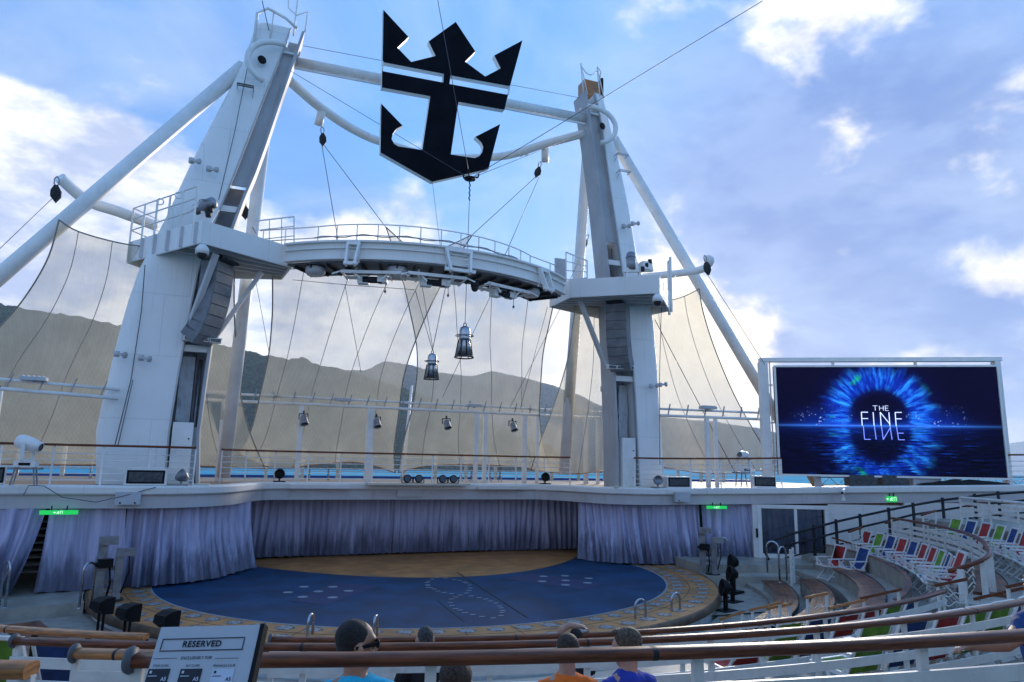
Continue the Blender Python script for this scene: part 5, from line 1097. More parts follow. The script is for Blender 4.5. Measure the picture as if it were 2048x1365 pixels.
# ---------------------------------------------------------------- stairs and dark railing along the side wall
stx = thing('side_stairs', 'grey stairs climbing along the white side wall', 'stairs', onwall(4,.28))
for i in range(10):
    s0 = 1.7+.95*i; a, b = WA+WD*s0+WN*.05, WA+WD*(s0+1.02)+WN*.05
    q = [a, b, b+WN*1.25, a+WN*1.25]; z = .30+.19*(i+1)
    MB().prism([(v.x,v.y,-.2) for v in q], (0,0,z+.2)).build('step', M['concrete'], stx)
sr = thing('stair_railing', 'dark grey stair railing rising along the side wall', 'railing', onwall(2,.3,.9))
tops = [(12.16,20.62,0.31),(12.06,20.67,0.57),(12.14,20.62,0.78),(12.34,20.53,0.96),(12.66,20.37,1.14),(13.60,19.90,1.46),(14.31,19.55,1.69),(15.07,19.18,1.90),(15.97,18.73,2.14),(16.73,18.35,2.33),(17.65,17.90,2.53),(18.64,17.41,2.69),(19.36,17.05,2.79),(20.21,16.63,2.88)]
mids = [(12.65,20.37,0.81),(13.58,19.91,1.08),(14.29,19.56,1.31),(15.05,19.19,1.52),(15.94,18.74,1.77),(16.71,18.37,2.00),(17.62,17.91,2.18),(18.61,17.42,2.38),(19.33,17.07,2.48),(20.19,16.65,2.59)]
MB().tube(smoothpath(tops[:6],4)[:-1]+[Vector(q) for q in tops[5:]], .042, 8).build('top_rail', M['dark'], sr); MB().tube(mids, .038, 8).build('middle_rail', M['dark'], sr)
MB().tube([(x,y,z-.42) for x,y,z in mids], .03, 8).build('lower_rail', M['dark'], sr)
for q in tops[5:]: MB().bar((q[0],q[1],q[2]-1.1), (q[0],q[1],q[2]+.09), .10, .05).build('post', M['dark'], sr)

# ---------------------------------------------------------------- benches of the right block
def bench(r0, r1, a0, a1, z, zf, label, cap=True):
    t = thing('curved_bench', label, 'bench', pol((r0+r1)/2,(a0+a1)/2,zf), 'curved teak benches'); w_ = (r1-r0-.02)/4
    for k in range(4): ring(r0+.005+k*(w_+.005), r0+.005+k*(w_+.005)+w_, a0, a1, z-.05, z+random.uniform(0,.004)).build('board', M['bench'], t)
    ring(r0+.05, r1-.03, a0, a1, zf, z-.052).build('plinth', M['riser'], t)
    MB().sweep([(-.012,-.09),(.012,-.09),(.012,.012),(-.012,.012)], arc(r1+.012,a0,a1,z,20)).build('edge_trim', M['dark'], t)
bench(10.80,11.38,27,63.5,.10,-.36, 'wet curved teak bench lowest and nearest the stage on the right')
bench(11.72,12.25,27,60,.27,-.2, 'second curved teak bench up from the stage on the right')
bench(12.82,13.40,27,61.5,.58,.15, 'third curved teak bench up, below the front row of deck chairs')
bench(15.18,15.72,30,70,1.24,1.18, 'long curved teak ledge behind the front row of deck chairs')
bench(10.35,11.0,-71,-33,-.20,-.62, 'reddish curved bench at the left of the stage')
bench(12.2,12.8,-70,-27,.32,-.12, 'reddish curved bench one row up at the left of the stage')

# ---------------------------------------------------------------- deck chairs
def chair_meshes():
    d = {}
    b = MB(); rows = []
    for i in range(7):
        t = i/6; rows.append([(x, -.20-.24*t - .03*math.sin(math.pi*t)*(1-(x/.24)**2), .42+.58*t) for x in (-.24,-.12,0,.12,.24)])
    d['backrest'] = MB().grid(rows).mesh('backrest')
    rows = []
    for i in range(6):
        t = i/5; rows.append([(x, -.20+.47*t, .42+.03*t-.04*math.sin(math.pi*t)*(1-(x/.25)**2)) for x in (-.24,-.12,0,.12,.24)])
    d['seat'] = MB().grid(rows).mesh('seat')
    fr = MB()
    for s in (-1,1): fr.bar((s*.258,-.17,.36), (s*.258,-.45,1.03), .028, .035); fr.bar((s*.265,-.24,.405), (s*.265,.30,.445), .04, .045)
    fr.bar((-.285,-.45,1.03), (.285,-.45,1.03), .035, .03); fr.bar((-.265,.29,.445), (.265,.29,.445), .04, .04)
    d['frame'] = fr.mesh('frame')
    for k, s in (('armrest',1),):
        d['armrest'] = MB().bar((0,-.32,.66), (0,.27,.66), .065, .028).bar((0,.24,.645), (0,.22,.44), .035, .035).mesh('armrest')
    d['leg'] = MB().bar((0,-.30,0), (0,.24,.63), .026, .03).mesh('leg'); d['rear_leg'] = MB().bar((0,.30,0), (0,-.30,.60), .026, .03).mesh('rear_leg')
    d['stretcher'] = MB().bar((-.27,.27,.05), (.27,.27,.05), .035, .03).bar((-.27,-.27,.05), (.27,-.27,.05), .035, .03).mesh('stretcher')
    for k in ('frame','armrest','leg','rear_leg','stretcher'): d[k].materials.append(M['clean'])
    return d
CM = chair_meshes(); FAB = {}
for c in ('red','green','navy'):
    for k in ('seat','backrest'): me = CM[k].copy(); me.materials.clear(); me.materials.append(M[c+'fab']); FAB[c,k] = me
CNAME = {'red':'red','green':'lime green','navy':'navy blue'}
def chair(loc, rz, c, label, group, simple=False):
    t = thing('deck_chair', label, 'deck chair', loc, group); t.rotation_euler.z = rz
    link('backrest', FAB[c,'backrest'], None, t); link('seat', FAB[c,'seat'], None, t); link('frame', CM['frame'], None, t)
    for s in (-1,1):
        for k in ('armrest','leg','rear_leg'):
            o = link(k if k != 'rear_leg' else 'leg', CM[k], None, t); o.location = (s*(.30 if k == 'armrest' else .295 if k == 'leg' else .245),0,0)
    link('stretcher', CM['stretcher'], None, t)
    return t
seq = ['red','green','navy','red','navy','red','red','green','navy','red']
for i, c in enumerate(seq):
    a = 70.5-3.05*i; chair(pol(14.5,a,.483), R(a+random.uniform(-3,3)), c, '%s deck chair, %s from the wall, right block front row' % (CNAME[c], ORD[i]), 'front row deck chairs of the right block')
seq2 = ['green','navy','red','green','navy','red','green','navy','red','green']
for i, c in enumerate(seq2):
    a = 64-2.9*i; chair(pol(16.45,a,1.063), R(a+random.uniform(-3,3)), c, '%s deck chair, %s from the wall, right block back row' % (CNAME[c], ORD[i]), 'back row deck chairs of the right block')
chair((11.6,17.3,.153), R(80), 'red', 'red deck chair standing apart on the landing, left of a navy one', 'loose deck chairs')
chair((11.83,16.65,.153), R(76), 'navy', 'navy blue deck chair standing apart on the landing', 'loose deck chairs')
# stacked chairs at the aisle end of the front row
for k in range(4):
    c = ['navy','red','green','red'][k]; chair(pol(14.55,38.6-.9*k,.483+.10*k), R(36+5*k), c, 'folded %s deck chair, %s up in the stack beside the aisle' % (CNAME[c], ORD[k]), 'stacked deck chairs')
rt = thing('red_towel', 'red towel hung over the loose red deck chair', 'towel', (11.75,17.3,1.1))
MB().grid([[(11.82+.26*u-.12*abs(v-.5), 17.15+.22*u+.16*v, 1.17-.42*(2*v-1)**2+.01*math.sin(u*9)) for u in (0,.25,.5,.75,1)] for v in [k/10 for k in range(11)]]).build('cloth', M['redfab'], rt)

# ---------------------------------------------------------------- slatted backs and wooden rails
def slat_back(r, z, a0, a1, zf, label, wood='wood', offs=(.22,.42), post_gap=1.1, group=None, discs=(0,0), sw=.09, rail=.045, name='bench_back_rail'):
    t = thing(name, label, 'railing', pol(r,(a0+a1)/2,zf), group); n = max(8, int(abs(a1-a0)*1.2)); k = rail
    prof = [(k*x_, k*z_) for x_, z_ in ((1.45,0),(1.36,.45),(1.05,.72),(.55,.84),(-.55,.84),(-1.05,.72),(-1.36,.45),(-1.45,0),(-1.2,-.62),(-.8,-.8),(.8,-.8),(1.2,-.62))]
    MB().sweep(prof, arc(r,a0,a1,z,n), smooth=True).build('handrail', M[wood], t)
    for j in range(1, max(2, int(abs(a1-a0)*math.pi/180*r/2.4))):
        a = a0+(a1-a0)*j/max(2, int(abs(a1-a0)*math.pi/180*r/2.4)); MB().sweep([(q[0]*1.02,q[1]*1.02) for q in prof], arc(r,a-.04,a+.04,z,1)).build('rail_joint', M['dark'], t)
    for o in offs: MB().sweep([(-.012,-sw/2),(.012,-sw/2),(.012,sw/2),(-.012,sw/2)], arc(r+.02,a0,a1,z-o,n)).build('slat', M['slat'], t)
    m = max(1, round(abs(a1-a0)*math.pi/180*r/post_gap))
    for j in range(m+1):
        a = a0+(a1-a0)*(j+.02)/(m+.04); q = pol(r-.012,a,0); MB().box((q[0],q[1],(z-rail*.6+zf)/2), (.055,.035,z-zf-rail*.6), R(a)).build('post', M['slat'], t)
    for e, a in ((discs[0],a0),(discs[1],a1)):
        if e:
            q = pol(r,a,z); tn = pol(r,a+1,z); ax = (Vector(tn)-Vector(q)).normalized()
            MB().lathe([(0,-.02),(rail*1.5,-.02),(rail*1.75,0),(rail*1.5,.02),(0,.02)], q, ax, 18).build('end_cap', M['capgrey'], t)
    return t
slat_back(20.2, 2.6, -18.6, 24, 1.86, 'dark wooden rail closest to the viewer with white slats below', 'wood', (.19,.40,.60), 1.35, discs=(1,0), rail=.036)
slat_back(17.1, 1.9, -26.9, 25, 1.22, 'second dark wooden rail down from the viewer, past the heads', 'wood', (.17,.36,.54), 1.3, discs=(1,0), rail=.037)
slat_back(15.15, 1.5, -21.2, 21.6, .82, 'third dark wooden rail down, nearest the stage', 'wood', (.17,.36,.54), 1.3, discs=(1,0), rail=.037)
slat_back(20.0, 2.5, -30, -20.2, 1.86, 'short wooden rail in the lower left corner', 'woodlight', (.19,.38), 1.0, rail=.045)
slat_back(17.1, 1.87, -38, -28.3, 1.22, 'wooden rail with round end cap at the left edge', 'woodlight', (.17,.34), 1.0, discs=(0,1))
slat_back(17.6, 1.95, -23.9, -21.6, 1.22, 'short worn wooden rail just left of the reserved sign', 'woodlight', (.17,.34), .8, discs=(1,0))
t = slat_back(15.2, 1.5, -40, -26.6, .82, 'light wooden rail on black balusters at the far left', 'woodlight', (), .75)
for ch in t.children:
    if ch.name.startswith('post'): ch.data.materials.clear(); ch.data.materials.append(M['black'])
slat_back(15.42, 2.0, 68, 33, 1.24, 'curved rail over white slats behind the front row of the right block', 'wood', (.20,.36,.52), 1.2, discs=(0,0), rail=.04)
slat_back(17.35, 2.72, 66, 50, 1.9, 'white slatted back above the back row at the right edge', 'slat', (.0,.17,.34,.5), 1.6, rail=.03)
tr2 = thing('curved_end_rail', 'wooden rail sweeping round the aisle end of the right block', 'railing', pol(15.4,30,1.2))
MB().tube(smoothpath([pol(15.42,33.2,2.0), pol(15.5,31,1.98), pol(15.45,29,1.9), pol(15.2,27.6,1.78), pol(14.9,27.2,1.66)], 6), .042, 8).build('handrail', M['wood'], tr2)
for a_, r_q, z_ in ((31,15.5,1.95),(29,15.42,1.88),(27.4,15.1,1.72)):
    q = pol(r_q,a_,0); box((q[0],q[1],(z_+.9)/2), (.14,.10,z_-.9), R(a_)).build('post', M['slat'], tr2)
for k in range(4): MB().tube([pol(15.15+.05*math.sin(j*1.3),33-1.1*j,1.62-.14*k+.04*(-1)**j) for j in range(6)], .014, 5).build('wavy_wire', M['cream'], tr2)
def aisle_rail(a, b, zf, label, wood='woodlight', wires=True):
    t = thing('aisle_handrail', label, 'handrail', (a[0],a[1],zf), 'handrails along the aisles'); A, B = Vector(a), Vector(b)
    MB().bar(A, B, .075, .05).build('handrail', M[wood], t)
    for u in (.08,.92): q = A.lerp(B,u); MB().bar((q.x,q.y,zf-.3), (q.x,q.y,q.z-.02), .045, .045).build('post', M['slat'], t)
    if wires:
        for k in (0,1): MB().tube([A.lerp(B,.08+.84*j/8)+Vector((0,0,-.22-.16*k+.03*math.sin(j*1.6))) for j in range(9)], .012, 5).build('wavy_wire', M['slat'], t)
AR_ = ([(4.42,13.52,0.18),(4.66,13.00,0.43)],[(4.72,12.88,0.48),(5.03,12.22,0.75)],[(5.10,12.78,0.51),(5.34,12.29,0.69)],[(5.23,11.77,0.91),(5.43,11.35,1.06)],[(5.43,11.37,0.76),(5.74,10.69,1.04)],[(5.69,10.80,1.04),(6.01,10.12,1.31)],[(6.25,9.60,1.45),(6.47,9.12,1.63)],[(6.28,8.90,1.33),(6.61,8.16,1.64)],[(6.01,8.13,1.67),(6.12,7.85,1.78)])
AN = ('at the edge of the stage pit','beside the lowest bench','just behind the lowest bench rail','above the second bench','lowest before the third rail','beside the third bench','next to the stacked chairs','right of the wavy wire screen','highest at the right edge')
for (a, b), n_ in zip(AR_, AN): aisle_rail(a, b, min(a[2],b[2])-.85, 'short wooden aisle handrail ' + n_, 'woodlight' if a[0] < 5.6 else 'wood')
UR = ([(13.36,18.14,1.48),(13.82,17.97,1.65)],[(14.55,17.70,1.79),(15.04,17.53,1.94)],[(15.74,17.27,2.07),(16.23,17.09,2.23)],[(17.18,16.75,2.39),(17.74,16.54,2.52)],[(12.84,18.33,1.29),(13.71,18.01,1.03)])
for (a, b), n_ in zip(UR, ('first from the left on the stairs','second from the left on the stairs','third from the left on the stairs','fourth from the left on the stairs','over the loose chairs')): aisle_rail(a, b, min(a[2],b[2])-.8, 'short dark wooden handrail ' + n_, 'wood')
gt = thing('slatted_gate', 'white slatted gate at the landing beside the benches', 'gate', (9.90,17.01,0.10))
gx = Vector((9.81,17.04,0.10)); gd = Vector((.55,.45,0)).normalized()*.55
for k in range(4): MB().bar(gx+Vector((0,0,.95-.17*k)), gx+gd+Vector((0,0,.95-.17*k)), .03, .10).build('slat', M['slat'], gt)
for u in (0,1): MB().bar(gx+gd*u, gx+gd*u+Vector((0,0,1.05)), .05, .05).build('post', M['slat'], gt)
MB().bar(gx+gd*.5+Vector((0,0,.02)), gx+gd*.5+Vector((0,0,.36)), .5, .02, up=(gd.y,-gd.x,0)).build('panel', M['slat'], gt)
# ---------------------------------------------------------------- stage equipment
def hoop(c, d, h, w_, label, mt='steel'):
    """bent steel pool handrail: two legs joined by a bow"""
    c = Vector(c); d = Vector(d).normalized()*w_/2; pts = [c-d] + [c-d*math.cos(k*math.pi/8)+Vector((0,0,h-w_/2+w_/2*math.sin(k*math.pi/8))) for k in range(9)] + [c+d]
    t = thing('pool_handrail', label, 'handrail', c, 'steel pool handrails'); MB().tube(pts, .028, 10).build('hoop', M[mt], t)
    for s in (-1,1): MB().lathe([(.05,0),(.05,.02),(.03,.03)], c+d*s, (0,0,1), 10).build('flange', M[mt], t)
hoop((-4.26,15.49,0.42)[:2]+(-.62,), (.5,1,0), 1.04, .30, 'left steel hoop handrail at the front of the stage, beside the sign')
hoop((-3.03,14.96,0.42)[:2]+(-.62,), (.5,1,0), 1.04, .26, 'steel hoop handrail behind the man in the cyan shirt')
hoop((3.25,14.96,0.42)[:2]+(-.62,), (1,.15,0), 1.04, .32, 'left of two steel hoop handrails at the right stage front')
hoop((4.54,15.39,0.42)[:2]+(-.62,), (1,.3,0), 1.04, .32, 'right of two steel hoop handrails at the right stage front')
hoop((11.04,21.71,0.00), (.7,-.5,0), 1.0, .3, 'steel hoop handrail in front of the right curtain')
hoop((9.93,17.93,0.28), (.6,-.8,0), 1.0, .35, 'left steel hoop handrail on the right landing')
hoop((10.03,17.62,0.10), (1,.2,0), 1.05, .35, 'right steel hoop handrail on the right landing')
hoop((-9.05,20.46,-0.10), (.6,.8,0), 1.05, .35, 'steel hoop handrail at the left rim of the stage')
hoop((-10.82,20.72,-0.05), (.5,-.8,0), 1.05, .35, 'steel hoop handrail at the left picture edge')
def lifter(c, rz, label, s=1.0):
    t = thing('stage_machine', label, 'stage machine', c); c = Vector(c); Mz = Matrix.Rotation(rz,3,'Z'); P = lambda x, y, z: c + Mz @ Vector((x*s,y*s,z*s))
    MB().box(P(-.22,.1,.72), (.2*s,.2*s,1.44*s), rz).build('rear_column', M['greysteel'], t); MB().box(P(.16,-.08,.55), (.18*s,.18*s,1.1*s), rz).build('front_column', M['greysteel'], t)
    MB().box(P(-.12,.05,1.45), (.42*s,.26*s,.20*s), rz).build('rear_head', M['greysteel'], t); MB().box(P(.28,-.1,1.16), (.40*s,.24*s,.18*s), rz).build('front_head', M['greysteel'], t)
    MB().box(P(-.15,-.12,.92), (.34*s,.22*s,.2*s), rz).tube([P(-.38,-.15,.9),P(-.2,-.15,.95)], .05*s, 8).build('gearbox', M['black'], t)
    MB().tube([P(.36,-.2,1.1),P(.38,-.25,.7),P(.25,-.2,.2)], .02*s, 6).tube([P(-.05,-.05,.9),P(0,-.1,.4),P(-.05,-.05,.1)], .025*s, 6).build('hose', M['black'], t)
    MB().lathe([(0,0),(.24*s,0),(.24*s,.05*s),(0,.05*s)], P(.1,-.05,.0), (0,0,1), 16).build('foot_plate', M['dark'], t)
    MB().box(P(0,0,.45), (.22*s,.06*s,.10*s), rz).box(P(0,0,.78), (.22*s,.06*s,.10*s), rz).build('cross_tie', M['greysteel'], t)
lifter((-8.60,20.62,0.00), .2, 'grey twin column stage machine at the left rim of the stage', 1.0)
lifter((9.15,20.06,0.00), -.6, 'grey twin column stage machine before the right curtain', .98)
def flood_stand(c, aim, label, z):
    t = thing('stand_floodlight', label, 'floodlight', c, 'black floodlights round the stage'); c = Vector(c); a = Vector(aim).normalized(); q = Vector((c.x,c.y,z)); sd = a.cross(Vector((0,0,1))).normalized()
    up = sd.cross(a)
    prof = [q+a*.17+up*.18, q+a*.17-up*.18, q-a*.04-up*.16, q-a*.2-up*.04, q-a*.18+up*.10, q-a*.02+up*.17]
    MB().prism([v-sd*.17 for v in prof], sd*.34).build('housing', M['black'], t)
    MB().prism([v-sd*.15 for v in (q+a*.175+up*.15, q+a*.175-up*.15, q+a*.178-up*.15, q+a*.178+up*.15)], sd*.30).build('lens', M['lens'], t)
    for s in (-1,1): MB().bar(q+sd*.08*s-up*.1, (q.x+sd.x*.08*s,q.y+sd.y*.08*s,c.z), .05, .05).build('leg', M['black'], t)
    MB().box(c+Vector((0,0,.02)), (.4,.4,.04)).build('base', M['black'], t)
for px_, lab in (((-8.40,18.28,0.30),'left of three black floodlights at the left stage rim'),((-7.78,17.33,0.30),'middle of three black floodlights at the left stage rim'),((-6.98,16.38,0.30),'black floodlight just above the reserved sign')):
    flood_stand((px_[0],px_[1],-.60), (.75,.65,-.05), lab, px_[2])
def fan(c, z, label, aim):
    t = thing('round_stage_lamp', label, 'stage lamp', c, 'black lamps on the right of the stage'); q = Vector((c[0],c[1],z)); a = Vector(aim).normalized()
    MB().lathe([(0,-.18),(.10,-.16),(.20,-.02),(.23,.06),(.23,.10),(.19,.10),(.18,.04),(0,.02)], q, a, 18).build('housing', M['black'], t)
    for k in range(6): 
        e = frame(a); an = k*math.pi/6; v = e[0]*math.cos(an)+e[1]*math.sin(an); MB().bar(q+a*.1-v*.2, q+a*.1+v*.2, .012, .012).build('guard_wire', M['black'], t)
    MB().bar((c[0],c[1],c[2]), (q.x,q.y,q.z-.1), .09, .09).bar(q-Vector((0,0,.22))-frame(a)[0]*.22, q-Vector((0,0,.22))+frame(a)[0]*.22, .05, .04).build('stem', M['black'], t)
    MB().box((c[0],c[1],c[2]+.03), (.55,.4,.06), .3).build('base', M['black'], t)
for c_, z_, lab in (((6.87,16.41,-0.36),.28,'black round lamp nearest the viewer right of the stage'),((7.91,17.40,-0.36),.46,'middle black round lamp right of the stage'),((8.86,18.51,-0.30),.62,'black round lamp highest and farthest right of the stage')): fan(c_, z_, lab, (-.9,.3,.15))
sh = thing('backstage_rack', 'white slatted rack glimpsed through the open left curtains', 'rack', (-11.2,24.6,-.3))
for k in range(8): MB().box((-11.2,24.6,.25+.2*k), (1.3,.5,.05)).build('shelf', M['slat'], sh)
for x in (-11.85,-10.55): MB().box((x,24.6,.8), (.06,.5,2.2)).build('upright', M['slat'], sh)

# ---------------------------------------------------------------- chairs of the middle block
cols = ['green','red','navy']
def row(r, z, a0, a1, name, grp, skip=(), off=0):
    st = math.degrees(.66/r); n = int((a1-a0)/st)
    for i in range(n+1):
        a = a0+st*i
        if i in skip: continue
        c = cols[(i*2+off+(i//4)) % 3]; chair(pol(r,a,z), R(a+random.uniform(-4,4)), c, '%s deck chair, %s from left in the %s' % (CNAME[c], ORD[i] if i < 20 else 'last', name), grp)
row(19.55, 1.223, -16.2, 3.5, 'row under the closest rail', 'chairs under the closest rail', off=1)
row(16.4, .823, 3, 16, 'row under the second rail', 'chairs under the second rail')
row(16.4, .823, -33, -24.5, 'row under the round capped left rail', 'chairs in the left corner', off=2)
row(14.45, .363, 3, 19, 'row under the third rail', 'chairs under the third rail', off=1)
row(19.4, 1.223, -25, -20.4, 'lower left corner row', 'chairs in the lower left corner', off=1)

# ---------------------------------------------------------------- reserved sign
TL, TR, BL = Vector((-6.28,3.02,2.91)), Vector((-5.94,2.86,2.93)), Vector((-6.30,2.86,2.64))
ex = (TR-TL).normalized(); ey = (BL-TL); ey = (ey - ex*ey.dot(ex)).normalized(); en = ex.cross(ey)        # en points away from the reader
W_ = (TR-TL).length; k_ = W_/805
sg = thing('reserved_sign', 'pale reserved seating sign on a stand in front of the closest rail', 'sign', TL)
sg.matrix_world = Matrix(((ex.x,ey.x,en.x,TL.x),(ex.y,ey.y,en.y,TL.y),(ex.z,ey.z,en.z,TL.z),(0,0,0,1)))
def sl(mb, name, m, parent=None): return link(name, mb.mesh(name), m, parent or sg)
sl(MB().box((W_/2,.29,.012), (W_,.58,.022)), 'board', M['signboard'])
sl(MB().box((W_+.008,.29,.018), (.016,.585,.04)), 'edge_strip', M['black'])
sl(MB().box((W_/2,.75,.05), (.04,1.0,.04)), 'stand_pole', M['greysteel'])
def X(x): return (x-180)*k_
def Y(y, x=550): return (y-345+ (x-180)*15/805)*k_
def text(s, cx, cy, h, m, italic=False, bold=0.0, wide=1.0, nm='lettering'):
    cu = bpy.data.curves.new('lettering', 'FONT'); cu.body = s; cu.size = 1.0; cu.align_x = 'CENTER'; cu.align_y = 'CENTER'; cu.offset = bold; cu.space_character = wide
    if italic: cu.shear = .2
    o = bpy.data.objects.new('tmp_text', cu); COL.objects.link(o); bpy.context.view_layer.update()
    me = bpy.data.meshes.new_from_object(o.evaluated_get(bpy.context.evaluated_depsgraph_get())); bpy.data.objects.remove(o)
    sc_ = h*k_/.7; me.transform(Matrix.Translation((X(cx),Y(cy,cx),-.0015)) @ Matrix.Diagonal((sc_,-sc_,1,1))); me.flip_normals()
    me.materials.clear(); return link(nm, me, m, sg)
text('RESERVED', 552, 476, 44, M['ink'], bold=.035, wide=1.12)
for a, b, c, d in ((225,430,885,436),(225,518,885,524),(225,436,231,518),(879,436,885,518)): sl(MB().box((X((a+c)/2),Y((b+d)/2,(a+c)/2),-.001), ((c-a)*k_,(d-b)*k_,.002)), 'border_line', M['ink'])
text('EXCLUSIVELY FOR', 535, 577, 21, M['ink'], True, .012, 1.0)
for x0, x1 in ((200,378),(690,868)):
    for i in range(16): sl(MB().box((X(x0+(x1-x0)*i/15),Y(580,(x0+x1)/2),-.001), (5*k_,4*k_,.002)), 'dotted_line', M['ink'])
for s_, x_ in (('STAR CLASS',272),('SKY CLASS',525),('PINNACLE CLUB',772)): text(s_, x_, 633, 16, M['ink'], False, .01, 1.0)
for x0, m_, t_ in ((185,'ink','card'),(438,'ink','card'),(690,'card','ink')):
    o = sl(MB().box((X(x0+85),Y(715,x0+85),-.001), (170*k_,118*k_,.002)), 'card_print', M[m_])
    tx = text('A5', x0+140, 730, 26, M[t_], False, .02, 1.0); tx.location.z = -.002
    sl(MB().box((X(x0+25),Y(680,x0+25),-.0025), (16*k_,18*k_,.002)), 'card_mark', M[t_]); sl(MB().box((X(x0+45),Y(708,x0+45),-.0025), (70*k_,5*k_,.001)), 'card_mark', M[t_])
text('16', 640, 812, 26, M['ink'], False, .01); text('17', 790, 808, 26, M['ink'], False, .01)
sl(MB().box((X(500),Y(818,500),-.001), (26*k_,22*k_,.002)), 'print_mark', M['redfab'])

# ---------------------------------------------------------------- people
def remesh(mb, name, voxel, m, parent, smooth=4, wob=0.0):
    me = mb.mesh(name); o = bpy.data.objects.new(name, me); COL.objects.link(o)
    r_m = o.modifiers.new('r','REMESH'); r_m.mode = 'VOXEL'; r_m.voxel_size = voxel; r_m.use_smooth_shade = True
    s_m = o.modifiers.new('s','SMOOTH'); s_m.iterations = smooth; s_m.factor = .5
    bpy.context.view_layer.update(); me2 = bpy.data.meshes.new_from_object(o.evaluated_get(bpy.context.evaluated_depsgraph_get())); bpy.data.objects.remove(o)
    if wob:
        for v in me2.vertices: v.co += v.normal*wob*(noise.noise(v.co*14)+.6*noise.noise(Vector((v.co.x*30,v.co.y*30,v.co.z*9))))
    me2.materials.clear(); me2.materials.append(m)
    for p_ in me2.polygons: p_.use_smooth = True
    return link(name, me2, None, parent)
def caps(mb, pts, rad, n=12):
    """tapered limb with rounded ends"""
    P = [Vector(q) for q in pts]; mb.tube(P, rad, n)
    for q, r in zip(P, rad): mb.ellipsoid(q, (r,r,r), n, 8)
def person(head, face, scale, label, skin, hair, shirt, hy=0, hp=0, arms='lap', hairstyle='short', glasses=False, lean=0.0, shorts='khaki'):
    """head = position of the head centre, face = heading of the body, hy/hp = head turn and nod"""
    S_ = scale; base = (head[0], head[1], head[2]-.78*S_); t = thing('person', label, 'person', base); t.rotation_euler.z = face; t.scale = (S_,S_,S_)
    V = Vector; Hm = Matrix.Translation((0,lean,.78)) @ Matrix.Rotation(hy,4,'Z') @ Matrix.Rotation(hp,4,'X')
    h3 = Hm.to_3x3(); H = lambda x, y, z: Hm @ V((x,y,z))
    bd = MB()
    bd.ellipsoid(H(0,-.012,.035), (.076,.096,.088), 16, 12, h3); bd.ellipsoid(H(0,.018,-.045), (.060,.074,.078), 14, 10, h3); bd.ellipsoid(H(0,.055,-.092), (.032,.030,.024), 10, 8, h3)
    bd.ellipsoid(H(0,.098,-.022), (.013,.020,.022), 8, 6, h3); bd.ellipsoid(H(0,.090,.0), (.010,.014,.03), 8, 6, h3); bd.ellipsoid(H(0,.078,-.066), (.026,.014,.013), 8, 6, h3); bd.ellipsoid(H(0,.080,.030), (.055,.016,.012), 8, 6, h3)
    for s in (-1,1): bd.ellipsoid(H(s*.084,-.010,-.012), (.013,.024,.036), 10, 8, h3); bd.ellipsoid(H(s*.045,.05,-.03), (.026,.03,.026), 8, 6, h3)
    caps(bd, [H(0,-.02,-.06), (0,lean*.6-.005,.60)], [.054,.062])
    caps(bd, [(0,lean*.5,.56),(0,lean*.3,.42),(0,.0,.22),(0,-.02,.08)], [.10,.125,.118,.135])
    for s in (-1,1): caps(bd, [(s*.06,lean*.5,.57),(s*.165,lean*.5,.525)], [.065,.062])
    caps(bd, [(-.09,-.02,.06),(-.13,.24,.07),(-.12,.44,.05),(-.12,.46,-.2),(-.12,.44,-.36),(-.12,.56,-.40)], [.085,.076,.055,.048,.035,.034])
    caps(bd, [(.09,-.02,.06),(.13,.24,.07),(.12,.44,.05),(.12,.46,-.2),(.12,.44,-.36),(.12,.56,-.40)], [.085,.076,.055,.048,.035,.034])
    def hand(w, d, up):
        w, d, up = V(w), V(d).normalized(), V(up).normalized(); sd = d.cross(up)
        bd.ellipsoid(w+d*.045, (.036,.036,.030), 10, 8)
        for k in range(4):
            a = w+d*.07+sd*(-.030+.020*k); ln = (.060,.072,.068,.052)[k]; caps(bd, [a, a+d*ln*.55-up*.006, a+d*ln*.85-up*.030], [.0095,.009,.008], 8)
        a = w+d*.02+sd*.034; caps(bd, [a, a+sd*.024+d*.02, a+sd*.028+d*.05-up*.01], [.011,.010,.009], 8)
    if arms == 'over':      # left forearm folded over the head
        e = (-.19,.0,.90); w_ = (.08,.02,.925); caps(bd, [(-.175,0,.52),(-.21,.0,.72),e], [.056,.050,.046]); caps(bd, [e,(-.06,.02,.945),w_], [.046,.042,.032]); hand(w_, (1,.1,-.35), (0,0,1))
        caps(bd, [(.175,0,.52),(.235,.03,.34),(.225,.10,.22)], [.056,.047,.042]); caps(bd, [(.225,.10,.22),(.17,.22,.16),(.12,.32,.14)], [.042,.036,.028]); hand((.12,.32,.14), (-.2,1,-.2), (0,0,1))
    elif arms == 'drape':   # left arm laid along the chair back
        caps(bd, [(-.175,0,.52),(-.31,-.04,.46),(-.43,-.06,.43)], [.060,.056,.050]); caps(bd, [(-.43,-.06,.43),(-.54,-.05,.43),(-.66,-.02,.425)], [.052,.049,.036]); hand((-.66,-.02,.425), (-1,.25,-.15), (0,0,1))
        caps(bd, [(.175,0,.52),(.22,.06,.32),(.22,.10,.22)], [.056,.047,.042]); caps(bd, [(.22,.10,.22),(.17,.22,.16),(.12,.32,.14)], [.042,.036,.028]); hand((.12,.32,.14), (-.2,1,-.2), (0,0,1))
    else:
        for s in (-1,1): caps(bd, [(s*.175,lean*.5,.52),(s*.235,.03+lean*.4,.34),(s*.225,.10,.22)], [.056,.047,.042]); caps(bd, [(s*.225,.10,.22),(s*.17,.22,.16),(s*.12,.32,.14)], [.042,.036,.028]); hand((s*.12,.32,.14), (-s*.2,1,-.2), (0,0,1))
    body = remesh(bd, 'body', .011, M[skin], t, 3)
